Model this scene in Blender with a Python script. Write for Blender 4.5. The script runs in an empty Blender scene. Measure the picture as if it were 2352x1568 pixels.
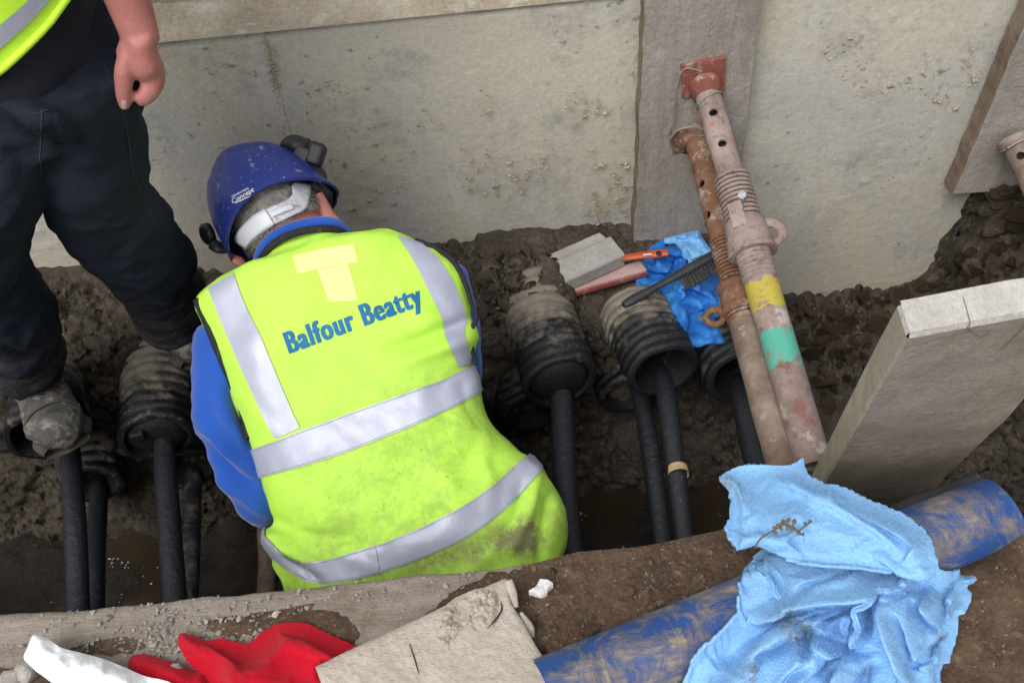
import bpy, bmesh, math, random
import numpy as np
from mathutils import Vector, Matrix
from mathutils.bvhtree import BVHTree

random.seed(7); rng = np.random.default_rng(7)
scene = bpy.context.scene
COL = scene.collection

# ------------------------------------------------------------------ camera
CAM = np.array([0.0, 0.0, 2.1])
PITCH, ROLL, LENS = math.radians(48), math.radians(5.7), 35.0
FW = np.array([0, math.cos(PITCH), -math.sin(PITCH)])
_R0 = np.array([1.0, 0, 0]); _U0 = np.array([0, math.sin(PITCH), math.cos(PITCH)])
RT = math.cos(ROLL)*_R0 - math.sin(ROLL)*_U0
UP = math.sin(ROLL)*_R0 + math.cos(ROLL)*_U0
cd = bpy.data.cameras.new('camera'); cd.lens = LENS; cd.sensor_width = 36
cd.clip_start = 0.05; cd.clip_end = 500
cam = bpy.data.objects.new('camera', cd); COL.objects.link(cam)
cam.matrix_world = Matrix(((RT[0], UP[0], -FW[0], CAM[0]), (RT[1], UP[1], -FW[1], CAM[1]),
                           (RT[2], UP[2], -FW[2], CAM[2]), (0, 0, 0, 1)))
scene.camera = cam

# ------------------------------------------------------------------ sky, sun, exposure (overcast)
SUN_DIR = np.array([-0.30, -0.50, 0.81]); SUN_DIR /= np.linalg.norm(SUN_DIR)
world = bpy.data.worlds.new('World'); scene.world = world; world.use_nodes = True
wn = world.node_tree.nodes; wl = world.node_tree.links; wn.clear()
sky = wn.new('ShaderNodeTexSky'); sky.sky_type = 'NISHITA'; sky.sun_disc = False
sky.sun_elevation = math.asin(SUN_DIR[2]); sky.sun_rotation = math.atan2(SUN_DIR[0], SUN_DIR[1])
sky.dust_density = 3.0; sky.air_density = 1.0
hs = wn.new('ShaderNodeHueSaturation'); hs.inputs['Saturation'].default_value = 0.22
bg = wn.new('ShaderNodeBackground'); bg.inputs['Strength'].default_value = 0.15
wo = wn.new('ShaderNodeOutputWorld')
wl.new(sky.outputs[0], hs.inputs['Color']); wl.new(hs.outputs[0], bg.inputs[0]); wl.new(bg.outputs[0], wo.inputs[0])
sd = bpy.data.lights.new('sun', 'SUN'); sd.energy = 1.25; sd.angle = math.radians(35); sd.color = (1.0, 0.97, 0.92)
sun = bpy.data.objects.new('sun', sd); COL.objects.link(sun)
sun.rotation_euler = Vector(SUN_DIR).to_track_quat('Z', 'Y').to_euler()
vs = scene.view_settings; vs.view_transform = 'Standard'; vs.look = 'None'; vs.gamma = 1; vs.use_curve_mapping = False
vs.exposure = 0.42

# ------------------------------------------------------------------ layout helpers: photo pixel (2352 wide) -> point in the place
FPX = LENS/36*2352
def rays(px, py):
    px = np.asarray(px, float); py = np.asarray(py, float)
    return FW + ((px-1176)/FPX)[..., None]*RT - ((py-784)/FPX)[..., None]*UP
def at(px, py, Y=None, Z=None, plane=None):
    r = rays(px, py)
    if Y is not None: t = (np.asarray(Y)-CAM[1])/r[..., 1]
    elif Z is not None: t = (np.asarray(Z)-CAM[2])/r[..., 2]
    else: t = np.dot(plane[0]-CAM, plane[1])/(r@plane[1])
    return CAM + r*np.asarray(t)[..., None]
def topx(P):
    v = np.asarray(P)-CAM; d = v@FW
    return 1176+FPX*(v@RT)/d, 784-FPX*(v@UP)/d
def unit(v): v = np.asarray(v, float); return v/np.linalg.norm(v)
def sstep(a, b, x): t = np.clip((x-a)/(b-a), 0, 1); return t*t*(3-2*t)

# ------------------------------------------------------------------ noise
def _hash(ix, iy, iz, s):
    M = np.uint64(0xffffffff)
    h = (ix.astype(np.int64)*374761393 + iy.astype(np.int64)*668265263 + iz.astype(np.int64)*2147483647 + s*974711).astype(np.uint64) & M
    h = ((h ^ (h >> np.uint64(13)))*np.uint64(1274126177)) & M
    h = ((h ^ (h >> np.uint64(15)))*np.uint64(2246822519)) & M
    return (h ^ (h >> np.uint64(16))).astype(float)/2**32
def vn(P, s=0):
    i = np.floor(P); f = P-i; f = f*f*f*(f*(f*6-15)+10); i = i.astype(np.int64); r = 0
    for a in (0, 1):
        for b in (0, 1):
            for c in (0, 1):
                w = (f[..., 0] if a else 1-f[..., 0])*(f[..., 1] if b else 1-f[..., 1])*(f[..., 2] if c else 1-f[..., 2])
                r = r + w*_hash(i[..., 0]+a, i[..., 1]+b, i[..., 2]+c, s)
    return r*2-1
def fbm(P, scale, octv=4, s=0, gain=.5):
    P = np.asarray(P, float)*scale; a = 1; r = 0
    for o in range(octv):
        r = r + a*vn(P+o*17.3, s+o); P = P*2.03; a *= gain
    return r
def voro(P2, scale, s=0):
    """2-D cell noise: distance to the nearest cell border, cell id"""
    P = np.asarray(P2, float)*scale; ip = np.floor(P).astype(np.int64); f1 = np.full(P.shape[:-1], 9.); f2 = f1.copy(); cid = np.zeros_like(f1)
    z = np.zeros_like(ip[..., 0])
    for dx in (-1, 0, 1):
        for dy in (-1, 0, 1):
            cx = ip[..., 0]+dx; cy = ip[..., 1]+dy
            qx = cx+_hash(cx, cy, z, s); qy = cy+_hash(cx, cy, z+1, s)
            d = np.hypot(P[..., 0]-qx, P[..., 1]-qy); h = _hash(cx, cy, z+2, s)
            closer = d < f1
            f2 = np.where(closer, f1, np.minimum(f2, d)); cid = np.where(closer, h, cid); f1 = np.where(closer, d, f1)
    return f2-f1, cid

# ------------------------------------------------------------------ objects
def tag(o, label=None, cat=None, group=None, kind=None):
    if label: o['label'] = label
    if cat: o['category'] = cat
    if group: o['group'] = group
    if kind: o['kind'] = kind
    return o
def thing(name, label, cat, loc, group=None):
    o = bpy.data.objects.new(name, None); COL.objects.link(o); o.location = [float(c) for c in loc]
    o.empty_display_size = .05
    return tag(o, label, cat, group)
def adopt(o, parent):
    o.parent = parent
    top = parent
    M = Matrix.Identity(4)
    chain = []
    while top: chain.append(top); top = top.parent
    for p in reversed(chain): M = M @ p.matrix_parent_inverse @ p.matrix_basis if p.parent else p.matrix_basis.copy()
    o.matrix_parent_inverse = M.inverted()
def mesh(name, V, F, m=None, parent=None, smooth=True, attr=None):
    me = bpy.data.meshes.new(name)
    me.from_pydata([tuple(map(float, v)) for v in V], [], [tuple(map(int, f)) for f in F]); me.validate(); me.update()
    if m: me.materials.append(MT[m] if isinstance(m, str) else m)
    if smooth: me.polygons.foreach_set('use_smooth', [True]*len(me.polygons))
    if attr:
        for k, a in attr.items():
            at_ = me.attributes.new(k, 'FLOAT', 'POINT')
            if len(me.vertices) == len(a): at_.data.foreach_set('value', np.asarray(a, np.float32))
    o = bpy.data.objects.new(name, me); COL.objects.link(o)
    if parent: adopt(o, parent)
    return o
def join(*parts):
    V = []; F = []; n = 0
    for v, f in parts:
        V += [np.asarray(v, float)]; F += [tuple(i+n for i in q) for q in f]; n += len(v)
    return np.concatenate(V), F
def gridf(nu, nv, cu=False, cv=False):
    F = []
    for i in range(nu if cu else nu-1):
        for j in range(nv if cv else nv-1):
            a, b = i, (i+1) % nu; c, d = j, (j+1) % nv
            F.append((a*nv+c, b*nv+c, b*nv+d, a*nv+d))
    return F
def cat(P, n):
    """Catmull-Rom through rows of P, n samples"""
    P = np.asarray(P, float); t = np.linspace(0, len(P)-1, n); i = np.clip(np.floor(t).astype(int), 0, len(P)-2); f = (t-i)[:, None]
    g = lambda k: P[np.clip(k, 0, len(P)-1)]
    a, b, c, d = g(i-1), g(i), g(i+1), g(i+2)
    return .5*((2*b)+(c-a)*f+(2*a-5*b+4*c-d)*f**2+(3*b-a-3*c+d)*f**3)
def catc(P, n):
    P = np.asarray(P, float); N = len(P); t = np.linspace(0, N, n, endpoint=False); i = np.floor(t).astype(int); f = (t-i)[:, None]
    a, b, c, d = P[(i-1) % N], P[i % N], P[(i+1) % N], P[(i+2) % N]
    return .5*((2*b)+(c-a)*f+(2*a-5*b+4*c-d)*f**2+(3*b-a-3*c+d)*f**3)
def frames(P):
    T = np.gradient(P, axis=0); T /= np.linalg.norm(T, axis=1)[:, None]+1e-12
    u = np.cross(T[0], [0, 0, 1.]);
    if np.linalg.norm(u) < .1: u = np.cross(T[0], [1., 0, 0])
    U = []
    for t in T:
        u = u-t*np.dot(u, t); u = u/np.linalg.norm(u); U.append(u.copy())
    U = np.array(U); return T, U, np.cross(T, U)
def tube(P, R, n=None, seg=16, caps=True, flat=1.0):
    """closed tube through P with radii R; flat scales the second cross axis"""
    P = np.asarray(P, float); R = np.asarray(R, float)*np.ones(len(P))
    if n: Q = cat(np.c_[P, R], n); P, R = Q[:, :3], np.maximum(Q[:, 3], 1e-4)
    T, U, W = frames(P); a = np.linspace(0, 2*np.pi, seg, endpoint=False)
    ring = P[:, None]+R[:, None, None]*(np.cos(a)[None, :, None]*U[:, None]+flat*np.sin(a)[None, :, None]*W[:, None])
    V = ring.reshape(-1, 3); F = gridf(len(P), seg, cv=True)
    if caps:
        e0, e1 = [], []
        k = len(V); m = len(P)
        V = np.concatenate([V, [P[0]-T[0]*R[0]*.5*flat, P[-1]+T[-1]*R[-1]*.5*flat]])
        F += [(k, (j+1) % seg, j) for j in range(seg)] + [(k+1, (m-1)*seg+j, (m-1)*seg+(j+1) % seg) for j in range(seg)]
    return V, F
def ball(c, rx, ry=None, rz=None, axes=None, nu=16, nv=12):
    ry = ry or rx; rz = rz or rx; axes = np.eye(3) if axes is None else np.asarray(axes)
    V = [c+axes[2]*rz*0]; V = []
    for i in range(1, nv):
        th = math.pi*i/nv
        for j in range(nu):
            ph = 2*math.pi*j/nu
            V.append(np.asarray(c)+axes[0]*rx*math.sin(th)*math.cos(ph)+axes[1]*ry*math.sin(th)*math.sin(ph)+axes[2]*rz*math.cos(th))
    F = gridf(nv-1, nu, cv=True); F = [tuple(reversed(f)) for f in F]; k = len(V)
    V += [np.asarray(c)+axes[2]*rz, np.asarray(c)-axes[2]*rz]
    F += [(k, j, (j+1) % nu) for j in range(nu)] + [(k+1, (nv-2)*nu+(j+1) % nu, (nv-2)*nu+j) for j in range(nu)]
    return np.array(V), [tuple(reversed(f)) for f in F] if False else F
def box(c, ax, h):
    ax = np.asarray(ax, float); c = np.asarray(c, float)
    V = [c+ax[0]*h[0]*i+ax[1]*h[1]*j+ax[2]*h[2]*k for i in (-1, 1) for j in (-1, 1) for k in (-1, 1)]
    return np.array(V), [(0, 1, 3, 2), (4, 6, 7, 5), (0, 4, 5, 1), (2, 3, 7, 6), (0, 2, 6, 4), (1, 5, 7, 3)]
def revolve(A, B, prof, seg=32, closed=True):
    """prof: (distance along A->B in m, radius)"""
    A = np.asarray(A, float); t = unit(np.asarray(B)-A); u = unit(np.cross(t, [.3, .2, 1])); w = np.cross(t, u)
    a = np.linspace(0, 2*np.pi, seg, endpoint=False); pr = np.asarray(prof, float)
    V = (A+pr[:, 0][:, None, None]*t+pr[:, 1][:, None, None]*(np.cos(a)[None, :, None]*u+np.sin(a)[None, :, None]*w)).reshape(-1, 3)
    return V, gridf(len(pr), seg, cv=True), np.repeat(pr[:, 0], seg)
def baked(o):
    dg = bpy.context.evaluated_depsgraph_get(); e = o.evaluated_get(dg); me = bpy.data.meshes.new_from_object(e)
    old = o.data; o.modifiers.clear(); o.data = me; bpy.data.meshes.remove(old); return o
def bevel(o, w, seg=2, ang=30):
    m = o.modifiers.new('b', 'BEVEL'); m.width = w; m.segments = seg; m.limit_method = 'ANGLE'; m.angle_limit = math.radians(ang); return o
def fuse(name, parts, voxel, m, parent=None, smooth=6, disp=None):
    """union of closed shells as ONE continuous skin"""
    V, F = join(*parts); o = mesh(name, V, F, m)
    bm = bmesh.new(); bm.from_mesh(o.data); bmesh.ops.recalc_face_normals(bm, faces=bm.faces); bm.to_mesh(o.data); bm.free()
    r = o.modifiers.new('r', 'REMESH'); r.mode = 'VOXEL'; r.voxel_size = voxel; r.use_smooth_shade = True
    if smooth: s = o.modifiers.new('s', 'SMOOTH'); s.factor = .5; s.iterations = smooth
    baked(o)
    if disp:
        me = o.data; n = len(me.vertices); co = np.empty(n*3); no = np.empty(n*3)
        me.vertices.foreach_get('co', co); me.vertices.foreach_get('normal', no); co = co.reshape(-1, 3); no = no.reshape(-1, 3)
        co = co+no*disp(co, no)[:, None]; me.vertices.foreach_set('co', co.ravel()); me.update()
    o.data.polygons.foreach_set('use_smooth', [True]*len(o.data.polygons))
    if not len(o.data.materials): o.data.materials.append(MT[m])
    if parent: adopt(o, parent)
    return o
def bvh_of(o): 
    me = o.data; return BVHTree.FromPolygons([v.co for v in me.vertices], [p.vertices for p in me.polygons])

# ------------------------------------------------------------------ polylines in photo pixels
def segdist(X, Y, L, closed=False):
    """distance, sign, and curve fraction to polyline L"""
    L = np.asarray(L, float); A = L; B = np.roll(L, -1, 0)
    if not closed: A, B = L[:-1], L[1:]
    best = np.full(X.shape, 1e18); sg = np.ones(X.shape); fr = np.zeros(X.shape); nx = X*0; ny = Y*0
    for k, (a, b) in enumerate(zip(A, B)):
        d = b-a; l2 = d@d+1e-9; t = np.clip(((X-a[0])*d[0]+(Y-a[1])*d[1])/l2, 0, 1)
        qx = a[0]+t*d[0]; qy = a[1]+t*d[1]; dd = (X-qx)**2+(Y-qy)**2; m = dd < best
        best = np.where(m, dd, best); fr = np.where(m, (k+t)/len(A), fr); nx = np.where(m, qx, nx); ny = np.where(m, qy, ny)
        sg = np.where(m, np.sign((X-a[0])*d[1]-(Y-a[1])*d[0]), sg)
    return np.sqrt(best), sg, fr, nx, ny
def inside(X, Y, L):
    r = np.zeros(X.shape, bool); n = len(L); j = n-1
    for i in range(n):
        xi, yi = L[i]; xj, yj = L[j]
        c = ((yi > Y) != (yj > Y)) & (X < (xj-xi)*(Y-yi)/(yj-yi+1e-12)+xi); r ^= c; j = i
    return r
def ridge(X, Y, line, h, wl, wr=None, n=30):
    """one cloth fold: crest along line, soft on one side, steep on the other, dying out at both ends"""
    d, s, f, _, _ = segdist(X, Y, cat(line, n)); w = np.where(s > 0, wl, wr or wl)
    return h*np.exp(-(d/w)**2)*(.25+.75*np.sin(np.pi*np.clip(f, .02, .98))**.5)
def relief(name, outline, zf, step, m, parent=None, skirt=None, Y=None, smooth_n=None, attr=None):
    """sheet over a traced outline; zf(X,Y,edge distance px) gives world height (or depth when Y is set)"""
    O = catc(outline, smooth_n) if smooth_n else np.asarray(outline, float)
    x0, y0 = O.min(0)-step; x1, y1 = O.max(0)+step
    xs = np.arange(x0, x1+step, step); ys = np.arange(y0, y1+step, step); X, Yp = np.meshgrid(xs, ys, indexing='ij')
    I = inside(X, Yp, O); D, _, _, qx, qy = segdist(X, Yp, O, True)
    cell = I[:-1, :-1] | I[1:, :-1] | I[:-1, 1:] | I[1:, 1:]
    out = ~I; X = np.where(out, qx, X); Yp = np.where(out, qy, Yp); D = np.where(out, 0, D)
    H = zf(X, Yp, D)
    P = at(X, Yp, Z=H) if Y is None else at(X, Yp, Y=H)
    used = np.zeros(X.shape, bool); ii, jj = np.nonzero(cell)
    for a, b in ((0, 0), (1, 0), (0, 1), (1, 1)): used[ii+a, jj+b] = True
    idx = -np.ones(X.shape, int); idx[used] = np.arange(used.sum()); V = P[used]
    F = np.stack([idx[ii, jj], idx[ii, jj+1], idx[ii+1, jj+1], idx[ii+1, jj]], 1)
    A = {k: v(X, Yp, D)[used] for k, v in (attr or {}).items()}
    V = list(V); F = [tuple(f) for f in F]
    if skirt is not None:
        from collections import Counter
        ec = Counter()
        for f in F:
            for a, b in zip(f, f[1:]+f[:1]): ec[(min(a, b), max(a, b))] += 1
        low = {}
        for f in list(F):
            for a, b in zip(f, f[1:]+f[:1]):
                if ec[(min(a, b), max(a, b))] == 1:
                    for q in (a, b):
                        if q not in low:
                            low[q] = len(V); v = V[q].copy()
                            if Y is None: v[2] = skirt
                            else: v[1] = skirt
                            V.append(v)
                            for k in A: A[k] = np.append(A[k], A[k][q])
                    F.append((b, a, low[a], low[b]))
    o = mesh(name, V, F, m, parent, attr=A)
    return o
def decal(name, bv, A, B, nu, nv, off, m, parent, wrap=0, wstep=.015, thick=0):
    """strip between two pixel polylines laid onto a surface and carried on round its sides"""
    A = cat(A, nu); B = cat(B, nu); rows = []
    for j in range(nv):
        t = j/(nv-1); L = A*(1-t)+B*t; row = []
        for p in L:
            r = unit(rays(p[0], p[1])); h = bv.ray_cast(Vector(CAM), Vector(r))
            row.append((np.array(h[0]), np.array(h[1])*(-1 if np.dot(h[1], r) > 0 else 1)) if h[0] else None)
        rows.append(row)
    keep = [i for i in range(nu) if all(r[i] is not None for r in rows)]
    rows = [[r[i] for i in keep] for r in rows]
    for r in rows:
        for end in (0, 1):
            seq = r if end else r[::-1]
            for _ in range(wrap):
                d = unit(seq[-1][0]-seq[-3][0]); h = bv.find_nearest(Vector(seq[-1][0]+d*wstep)); n = np.array(h[1])
                if np.dot(n, seq[-1][1]) < 0: n = -n
                seq.append((np.array(h[0]), n))
            r[:] = seq if end else seq[::-1]
    V = np.array([p+n*off for r in rows for p, n in r]); F = gridf(nv, len(rows[0]))
    o = mesh(name, V, F, m, parent)
    if thick: s = o.modifiers.new('t', 'SOLIDIFY'); s.thickness = thick; s.offset = 0
    return o
def lettering(name, text, bv, origin, xdir, ydir, off, m, parent, bold=.02, maxlen=.12, spacing=1.0, shifts=(0,)):
    cu = bpy.data.curves.new(name, 'FONT'); cu.body = text; cu.offset = bold; cu.space_character = spacing
    to = bpy.data.objects.new(name, cu); COL.objects.link(to); bpy.context.view_layer.update()
    me = bpy.data.meshes.new_from_object(to.evaluated_get(bpy.context.evaluated_depsgraph_get()))
    bpy.data.objects.remove(to); bm = bmesh.new(); bm.from_mesh(me); bmesh.ops.triangulate(bm, faces=bm.faces)
    for _ in range(4):
        e = [e for e in bm.edges if e.calc_length() > maxlen]
        if not e: break
        bmesh.ops.subdivide_edges(bm, edges=e, cuts=1); bmesh.ops.triangulate(bm, faces=bm.faces)
    w = max(v.co.x for v in bm.verts); cap = .73; n0 = len(bm.verts)
    V = []
    for ks, v in [(k, v) for k in range(len(shifts)) for v in bm.verts]:
        x = (v.co.x+shifts[ks])/w; y = v.co.y/cap; px = origin[0]+x*xdir[0]+y*ydir[0]; py = origin[1]+x*xdir[1]+y*ydir[1]
        r = unit(rays(px, py)); h = bv.ray_cast(Vector(CAM), Vector(r))
        if h[0] is None: h = bv.find_nearest(Vector(CAM+r*1.8))
        n = np.array(h[1]); n = -n if np.dot(n, r) > 0 else n
        V.append(np.array(h[0])+n*(off+ks*.00008))
    bm.verts.index_update(); F = [[v.index+ks*n0 for v in f.verts] for ks in range(len(shifts)) for f in bm.faces]; bm.free()
    return mesh(name, V, F, m, parent)

# ------------------------------------------------------------------ materials
MT = {}
class G:
    def __init__(s, name):
        m = bpy.data.materials.new(name); m.use_nodes = True; s.m = m; s.n = m.node_tree.nodes; s.l = m.node_tree.links
        s.b = s.n['Principled BSDF']; s.tc = s.n.new('ShaderNodeTexCoord').outputs['Object']; MT[name] = m
    def noise(s, scale, detail=5, rough=.6, vec=None, dist=0):
        t = s.n.new('ShaderNodeTexNoise'); t.inputs['Scale'].default_value = scale; t.inputs['Detail'].default_value = detail
        t.inputs['Roughness'].default_value = rough; t.inputs['Distortion'].default_value = dist; s.l.new(vec or s.tc, t.inputs['Vector']); return t.outputs['Fac']
    def voro(s, scale, feature='F1', vec=None):
        t = s.n.new('ShaderNodeTexVoronoi'); t.feature = feature; t.inputs['Scale'].default_value = scale; s.l.new(vec or s.tc, t.inputs['Vector']); return t.outputs['Distance']
    def map(s, scale=(1, 1, 1), rot=(0, 0, 0)):
        t = s.n.new('ShaderNodeMapping'); t.inputs['Scale'].default_value = scale; t.inputs['Rotation'].default_value = rot; s.l.new(s.tc, t.inputs['Vector']); return t.outputs[0]
    def ramp(s, fac, stops, ease=False):
        r = s.n.new('ShaderNodeValToRGB'); e = r.color_ramp.elements
        if ease: r.color_ramp.interpolation = 'EASE'
        for i, (p, c) in enumerate(stops):
            c = (c, c, c) if isinstance(c, (int, float)) else c
            x = e[i] if i < 2 else e.new(p); x.position = p; x.color = (*c, 1)
        s.l.new(fac, r.inputs[0]); return r.outputs[0]
    def mix(s, fac, a, b, mode='MIX'):
        x = s.n.new('ShaderNodeMix'); x.data_type = 'RGBA'; x.blend_type = mode
        for k, v in ((0, fac), (6, a), (7, b)):
            if isinstance(v, (int, float)) and k == 0: x.inputs[0].default_value = v
            elif isinstance(v, tuple): x.inputs[k].default_value = (*v, 1)
            elif isinstance(v, (int, float)): x.inputs[k].default_value = (v, v, v, 1)
            else: s.l.new(v, x.inputs[k])
        return x.outputs[2]
    def math(s, op, a, b=0.0, clamp=False):
        x = s.n.new('ShaderNodeMath'); x.operation = op; x.use_clamp = clamp
        for k, v in ((0, a), (1, b)):
            if isinstance(v, (int, float)): x.inputs[k].default_value = v
            else: s.l.new(v, x.inputs[k])
        return x.outputs[0]
    def attr(s, name):
        a = s.n.new('ShaderNodeAttribute'); a.attribute_name = name; return a.outputs['Fac']
    def bump(s, h, dist, strength=1.0, prev=None):
        b = s.n.new('ShaderNodeBump'); b.inputs['Distance'].default_value = dist; b.inputs['Strength'].default_value = strength
        s.l.new(h, b.inputs['Height'])
        if prev: s.l.new(prev, b.inputs['Normal'])
        return b.outputs[0]
    def done(s, col, rough=.8, norm=None, metal=0, spec=.4, sheen=0, coat=0, sss=0):
        for k, v in (('Base Color', col), ('Roughness', rough), ('Metallic', metal), ('Specular IOR Level', spec), ('Sheen Weight', sheen), ('Coat Weight', coat)):
            if isinstance(v, tuple): s.b.inputs[k].default_value = (*v, 1)
            elif isinstance(v, (int, float)): s.b.inputs[k].default_value = v
            else: s.l.new(v, s.b.inputs[k])
        if norm: s.l.new(norm, s.b.inputs['Normal'])
        if sss:
            s.b.inputs['Subsurface Weight'].default_value = sss; s.b.inputs['Subsurface Radius'].default_value = (.012, .005, .003); s.b.inputs['Subsurface Scale'].default_value = 1
        return s.m
def quick(name, c1, c2, scale, rough=.85, bs=60, bd=.004, dirt=None, dth=(.5, .62), dscale=9, spec=.35, metal=0, fine=.25, sheen=0):
    g = G(name); n1 = g.noise(scale); c = g.ramp(n1, [(.32, c1), (.68, c2)])
    f = g.noise(scale*9, 4, .7); c = g.mix(1.0, c, g.ramp(f, [(.25, 1-fine), (.75, 1+fine*.6)]), 'MULTIPLY')
    r = rough
    if dirt:
        d = g.ramp(g.noise(dscale, 7, .68), [(dth[0], 0.), (dth[1], 1.)]); c = g.mix(d, c, dirt); r = g.mix(d, rough, .92)
    nb = g.bump(g.noise(bs, 6, .65), bd)
    return g.done(c, r, nb, metal, spec, sheen)

# trench wall sheeting: grey, tan dried mud film, dark pits, faint scrapes
g = G('wall')
n1 = g.noise(1.6, 6, .6, dist=.6); n2 = g.noise(4.2, 7, .68, dist=.4)
c = g.ramp(n1, [(.34, (.408, .395, .368)), (.50, (.450, .430, .382)), (.66, (.505, .455, .362))])
c = g.mix(g.ramp(n2, [(.46, 0.), (.70, .8)]), c, (.50, .445, .335))
c = g.mix(g.ramp(g.noise(7, 8, .75), [(.32, .55), (.46, 0.)]), c, (.24, .24, .232))
sc = g.noise(11, 6, .6, vec=g.map((1, 1, .22), (0, .5, 0))); c = g.mix(g.ramp(sc, [(.56, 0.), (.70, .45)]), c, (.56, .555, .53))
pits = g.ramp(g.noise(46, 3, .55), [(.30, 1.), (.36, 0.)]); c = g.mix(g.math('MULTIPLY', pits, g.ramp(g.noise(3, 3), [(.45, 0.), (.6, .75)])), c, (.16, .16, .158))
c = g.mix(1., c, g.ramp(g.noise(90, 4, .7), [(.25, .84), (.75, 1.1)]), 'MULTIPLY')
# damp foot of the sheet where it meets the soil
sep = g.n.new('ShaderNodeSeparateXYZ'); g.l.new(g.tc, sep.inputs[0])
nb = g.bump(g.noise(70, 6, .7), .0022); nb = g.bump(g.noise(9, 5, .55), .0018, 1, nb)
g.done(c, .88, nb, spec=.25)

quick('wall_dirt', (.33, .27, .18), (.46, .39, .28), 14, .95, 120, .004)
quick('ledge', (.36, .30, .215), (.50, .43, .33), 11, .95, 80, .014, dirt=(.55, .51, .44), dth=(.54, .66))
g = G('soil'); n1 = g.noise(5, 8, .7); n2 = g.noise(26, 6, .7)
c = g.ramp(n1, [(.3, (.066, .054, .042)), (.5, (.118, .097, .075)), (.7, (.200, .166, .128))])
c = g.mix(g.ramp(n2, [(.55, 0.), (.72, .8)]), c, (.21, .175, .135)); c = g.mix(g.ramp(g.noise(90, 3), [(.66, 0.), (.72, .8)]), c, (.30, .27, .23))
nb = g.bump(g.noise(70, 9, .8), .026); nb = g.bump(g.voro(52), .012, .8, nb); g.done(c, g.ramp(n1, [(.3, .82), (.6, .97)]), nb, spec=.2)
quick('crumb', (.105, .074, .050), (.25, .185, .128), 9, .95, 70, .01, spec=.2)
g = G('clod'); oi = g.n.new('ShaderNodeObjectInfo').outputs['Random']; c = g.ramp(oi, [(.0, (.085, .060, .042)), (.5, (.155, .108, .072)), (.85, (.25, .175, .115)), (1., (.30, .25, .20))])
c = g.mix(1., c, g.ramp(g.noise(2.5, 6, .7), [(.3, .65), (.7, 1.2)]), 'MULTIPLY'); g.done(c, .95, g.bump(g.noise(5, 6, .7), .35), spec=.15)
g = G('floor_mud'); n1 = g.noise(6, 8, .7)
c = g.ramp(n1, [(.3, (.018, .014, .011)), (.55, (.036, .029, .022)), (.75, (.064, .052, .040))])
c = g.mix(g.ramp(g.noise(110, 3), [(.66, 0.), (.70, .7)]), c, (.20, .19, .17))
g.done(c, g.ramp(n1, [(.35, .3), (.6, .85)]), g.bump(g.noise(50, 7, .75), .015), spec=.4)
g = G('puddle_water'); c = g.ramp(g.noise(5, 4), [(.3, (.030, .021, .013)), (.7, (.045, .032, .020))]); g.done(c, .12, g.bump(g.noise(30, 3), .0006), spec=.35)
# near bank soil: browner and redder, gritty
g = G('bank_soil'); n1 = g.noise(14, 8, .72); n2 = g.noise(70, 5, .7)
c = g.ramp(n1, [(.28, (.075, .050, .034)), (.5, (.155, .100, .064)), (.72, (.245, .165, .108))])
c = g.mix(g.ramp(n2, [(.56, 0.), (.70, .7)]), c, (.30, .23, .165)); c = g.mix(g.ramp(g.noise(190, 2), [(.67, 0.), (.70, .9)]), c, (.46, .43, .39))
nb = g.bump(g.noise(130, 8, .75), .010); nb = g.bump(g.voro(120), .004, .8, nb); g.done(c, .95, nb, spec=.2)
quick('ground_dirt', (.095, .068, .048), (.17, .125, .088), 6, .95, 60, .012)

def wood(name, c1, c2, dirt, axis_scale, rot=(0, 0, 0), dth=(.5, .66), crack=.5, rough=.85):
    g = G(name); v = g.map(axis_scale, rot); n = g.noise(9, 8, .65, v, .3); c = g.ramp(n, [(.3, c1), (.7, c2)])
    gr = g.noise(60, 5, .7, v); c = g.mix(crack, c, g.ramp(gr, [(.3, .55), (.6, 1.1)]), 'MULTIPLY')
    d = g.ramp(g.noise(7, 8, .7), [(dth[0], 0.), (dth[1], .9)]); c = g.mix(d, c, dirt)
    c = g.mix(1., c, g.ramp(g.noise(150, 4, .7), [(.25, .85), (.75, 1.1)]), 'MULTIPLY')
    nb = g.bump(gr, .004, .7); nb = g.bump(g.noise(70, 6, .7), .004, 1, nb); g.done(c, rough, nb, spec=.25)
wood('board_grey', (.265, .232, .200), (.360, .322, .280), (.395, .375, .340), (6, 6, .6), dth=(.46, .72))
wood('board_edge_brown', (.170, .122, .085), (.250, .190, .135), (.300, .245, .180), (6, 6, .6))
wood('board_pale', (.46, .40, .33), (.58, .51, .43), (.50, .44, .36), (3, 6, 6), (0, 0, .5), crack=.15)
wood('post_side', (.34, .28, .205), (.47, .40, .31), (.40, .36, .30), (5, 5, .8), (0, .3, 0), crack=.3)
wood('post_front', (.310, .258, .212), (.420, .358, .298), (.50, .44, .365), (5, 5, .8), (0, .3, 0), dth=(.5, .8), crack=.35)
wood('post_end', (.56, .53, .49), (.66, .63, .59), (.48, .45, .41), (9, 3, 3), (0, 0, .7), crack=.3)
wood('board_lip', (.25, .205, .165), (.36, .31, .26), (.19, .140, .100), (.7, 6, 6), dth=(.52, .64), crack=.2)
wood('old_plank', (.30, .27, .235), (.40, .36, .31), (.25, .21, .16), (.6, 8, 8), crack=.8)
quick('dried_mud', (.42, .36, .285), (.56, .49, .40), 30, .95, 120, .006)
quick('pebble', (.18, .165, .15), (.42, .39, .35), 60, .8, 150, .002)
quick('white_bit', (.55, .55, .53), (.75, .74, .71), 40, .6, 150, .002)
quick('crumbly', (.30, .23, .165), (.44, .36, .27), 30, .95, 120, .006)

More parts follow.
